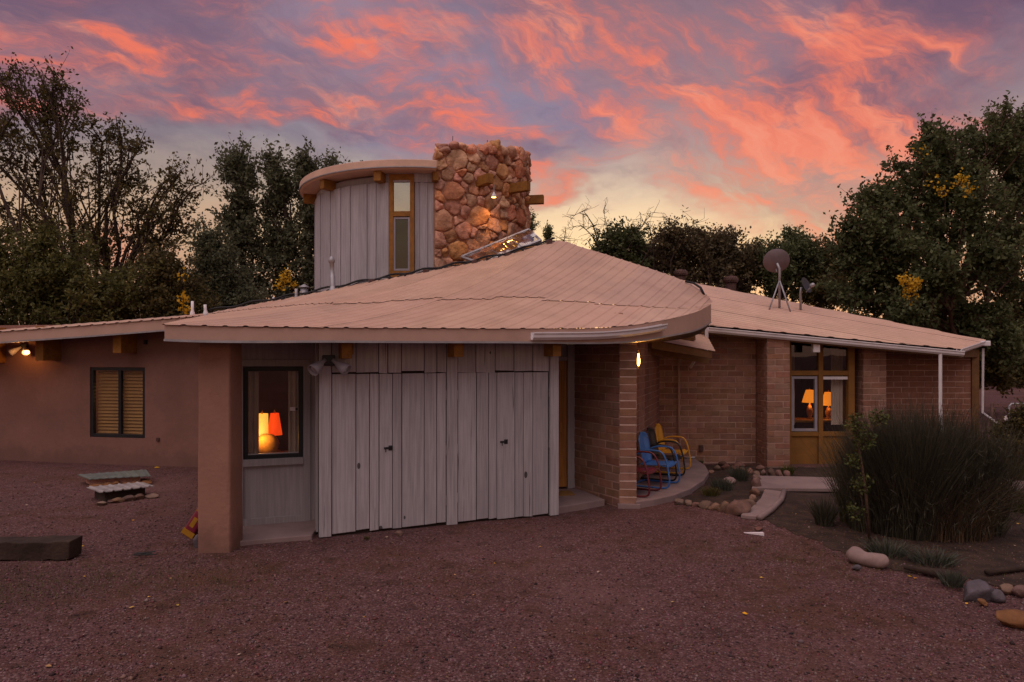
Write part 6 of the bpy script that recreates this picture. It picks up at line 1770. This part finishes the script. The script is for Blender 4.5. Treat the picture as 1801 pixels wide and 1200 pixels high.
# drifts of crumbled leaf litter, too small and many to count
n = 9000
cx_ = np.concatenate([RNG.uniform(-6, 5, 18), RNG.uniform(2.8, 6, 8)]); cy_ = np.concatenate([RNG.uniform(4.6, 10.5, 18), RNG.uniform(6.8, 9.6, 8)]); wi = RNG.integers(0, 26, n)
xs = cx_[wi] + RNG.normal(size=n) * 0.75; ys = cy_[wi] + RNG.normal(size=n) * 0.35
ok = (ys > 4.2) & ~((xs > -3.6) & (xs < 1.9) & (ys > 7.95 + (xs + 2.27) * 0.393)) & ~((xs > 1.6) & (xs < 3.4) & (ys > 9.2))
xs, ys = xs[ok], ys[ok]
C = np.stack([xs, ys, np.array([HG(a_, b_) for a_, b_ in zip(xs, ys)]) + 0.014], 1)
V, Fq = leaf_quads(C, 0.020, 0.0, 0.6); V[:, 2] = np.repeat(C[:, 2], 4) + (V[:, 2] - np.repeat(C[:, 2], 4)) * 0.35
tag(npmesh('leaf_litter', V, Fq, 'litter'), 'crumbs of brown leaf litter drifted over the gravel', 'litter', kind='stuff')
# ------------------------------------------------------------------ fallen leaves, each on its own
lm = {}
for mname in ('leaf_yellow', 'leaf_pale'):
    for k in range(3):
        bm = bmesh.new()
        out = [(-0.5, 0, 0), (-0.25, 0.24, .05), (0.1, 0.28, .07), (0.5, 0.0, .02), (0.1, -0.28, .06 + .05 * k), (-0.25, -0.22, .03)]
        vs_ = [bm.verts.new((x, y, z)) for x, y, z in out]; c = bm.verts.new((0, 0, 0.01))
        for i in range(6): bm.faces.new((vs_[i], vs_[(i + 1) % 6], c))
        me = bpy.data.meshes.new('fallen_leaf'); bm.to_mesh(me); bm.free(); me.materials.append(MATS[mname]); lm[(mname, k)] = me
known = [(1052, 1005, 9), (1184, 1058, 9), (503, 1058, 10), (665, 1038, 7), (833, 1047, 6), (960, 1109, 6), (548, 1107, 5), (300, 1018, 5), (262, 1052, 6), (146, 1121, 9), (232, 1071, 10), (85, 1175, 12), (1130, 1072, 5), (1310, 1078, 10), (1340, 1016, 8),
         (1480, 902, 6), (1525, 968, 6), (1610, 1015, 9), (1640, 1012, 7), (1700, 1058, 8), (1760, 862, 7), (1785, 960, 6), (1400, 905, 5), (1375, 930, 5), (1355, 945, 5), (1430, 890, 5), (1500, 930, 5), (1415, 880, 4), (1790, 920, 8), (1600, 1012, 7), (680, 946, 8), (690, 955, 6), (527, 965, 5),
         (176, 917, 7), (234, 915, 7), (144, 959, 7), (47, 888, 6), (148, 1013, 5), (312, 1065, 8), (700, 1175, 5), (905, 1140, 4), (1010, 1195, 5), (1240, 1100, 4), (276, 822, 9), (60, 850, 5), (420, 1150, 6), (640, 1085, 4), (800, 1010, 4), (1090, 985, 4), (950, 960, 4), (870, 990, 4)]
for i, (x, y, s) in enumerate(known):
    p = G(x, y); mname = 'leaf_yellow' if i % 3 else 'leaf_pale'
    o = bpy.data.objects.new('fallen_leaf', lm[(mname, i % 3)])
    k = s * p.y / F * 1.05
    link(o, None, Matrix.Translation((p.x, p.y, HG(p.x, p.y) + 0.012)) @ Matrix.Rotation(random.uniform(0, 6.28), 4, 'Z') @ Matrix.Rotation(random.uniform(-.35, .35), 4, 'X') @ Matrix.Diagonal((k, k, k, 1)))
    tag(o, 'small yellow fallen leaf lying on the ground' if i % 3 else 'small pale buff fallen leaf lying on the ground', 'leaf', 'yellow leaves on the ground' if i % 3 else 'pale leaves on the ground')

# ------------------------------------------------------------------ fence and gate past the house
fn = thing('wire_fence', 'rusty wire fence with pipe posts past the brick end wall', 'fence', (11.5, 16.2, 0))
fx = [W(x, 700, 16.2).x for x in (1735, 1745, 1790, 1840)]
for x in fx[1:]:
    mb = MB(); mb.tube([Vector((x, 16.2, -0.1)), Vector((x, 16.2, 1.0))], 0.035, 8); mb.build('post', 'rust_metal', fn, smooth=True)
for zz in (0.3, 0.5, 0.7, 0.9):
    mb = MB(); mb.tube([Vector((fx[0] - 1, 16.2, zz)), Vector((fx[-1], 16.2, zz))], 0.006, 4); mb.build('wire', 'rust_metal', fn)
gt = thing('pipe_gate', 'grey pipe gate in the wire fence', 'gate', (W(1790, 700, 15.6).x, 15.6, 0))
x0, x1 = W(1775, 700, 15.6).x, W(1860, 700, 15.6).x
mb = MB(); mb.tube([Vector((x0, 15.6, 0.2)), Vector((x0, 15.6, 0.98)), Vector((x0 + .05, 15.6, 1.03)), Vector((x1, 15.6, 1.03)), Vector((x1, 15.6, 0.2)), Vector((x0, 15.6, 0.2))], 0.022, 8); mb.build('gate_frame', 'galvanised', gt, smooth=True)
for k in range(1, 8):
    x = x0 + (x1 - x0) * k / 8; mb = MB(); mb.tube([Vector((x, 15.6, 0.2)), Vector((x, 15.6, 1.03))], 0.005, 4); mb.build('gate_wire', 'galvanised', gt)
c = W(1769, 736, 15.5)
mb = MB(); mb.tube([Vector((c.x, 15.5, -0.1)), Vector((c.x, 15.5, c.z + 0.02))], 0.012, 6)
mk = thing('round_marker', 'small round white marker disc on a stake by the gate', 'marker', (c.x, 15.5, 0)); mb.build('stake', 'rust_metal', mk)
mb = MB(); mb.lathe([(0.004, -0.006), (0.055, -0.006), (0.06, 0.0), (0.055, 0.006), (0.004, 0.006)], 20, Matrix.Translation(c - Vector((0, 0.02, 0))) @ Matrix.Rotation(R(90), 4, 'X')); mb.build('disc', 'paper', mk)
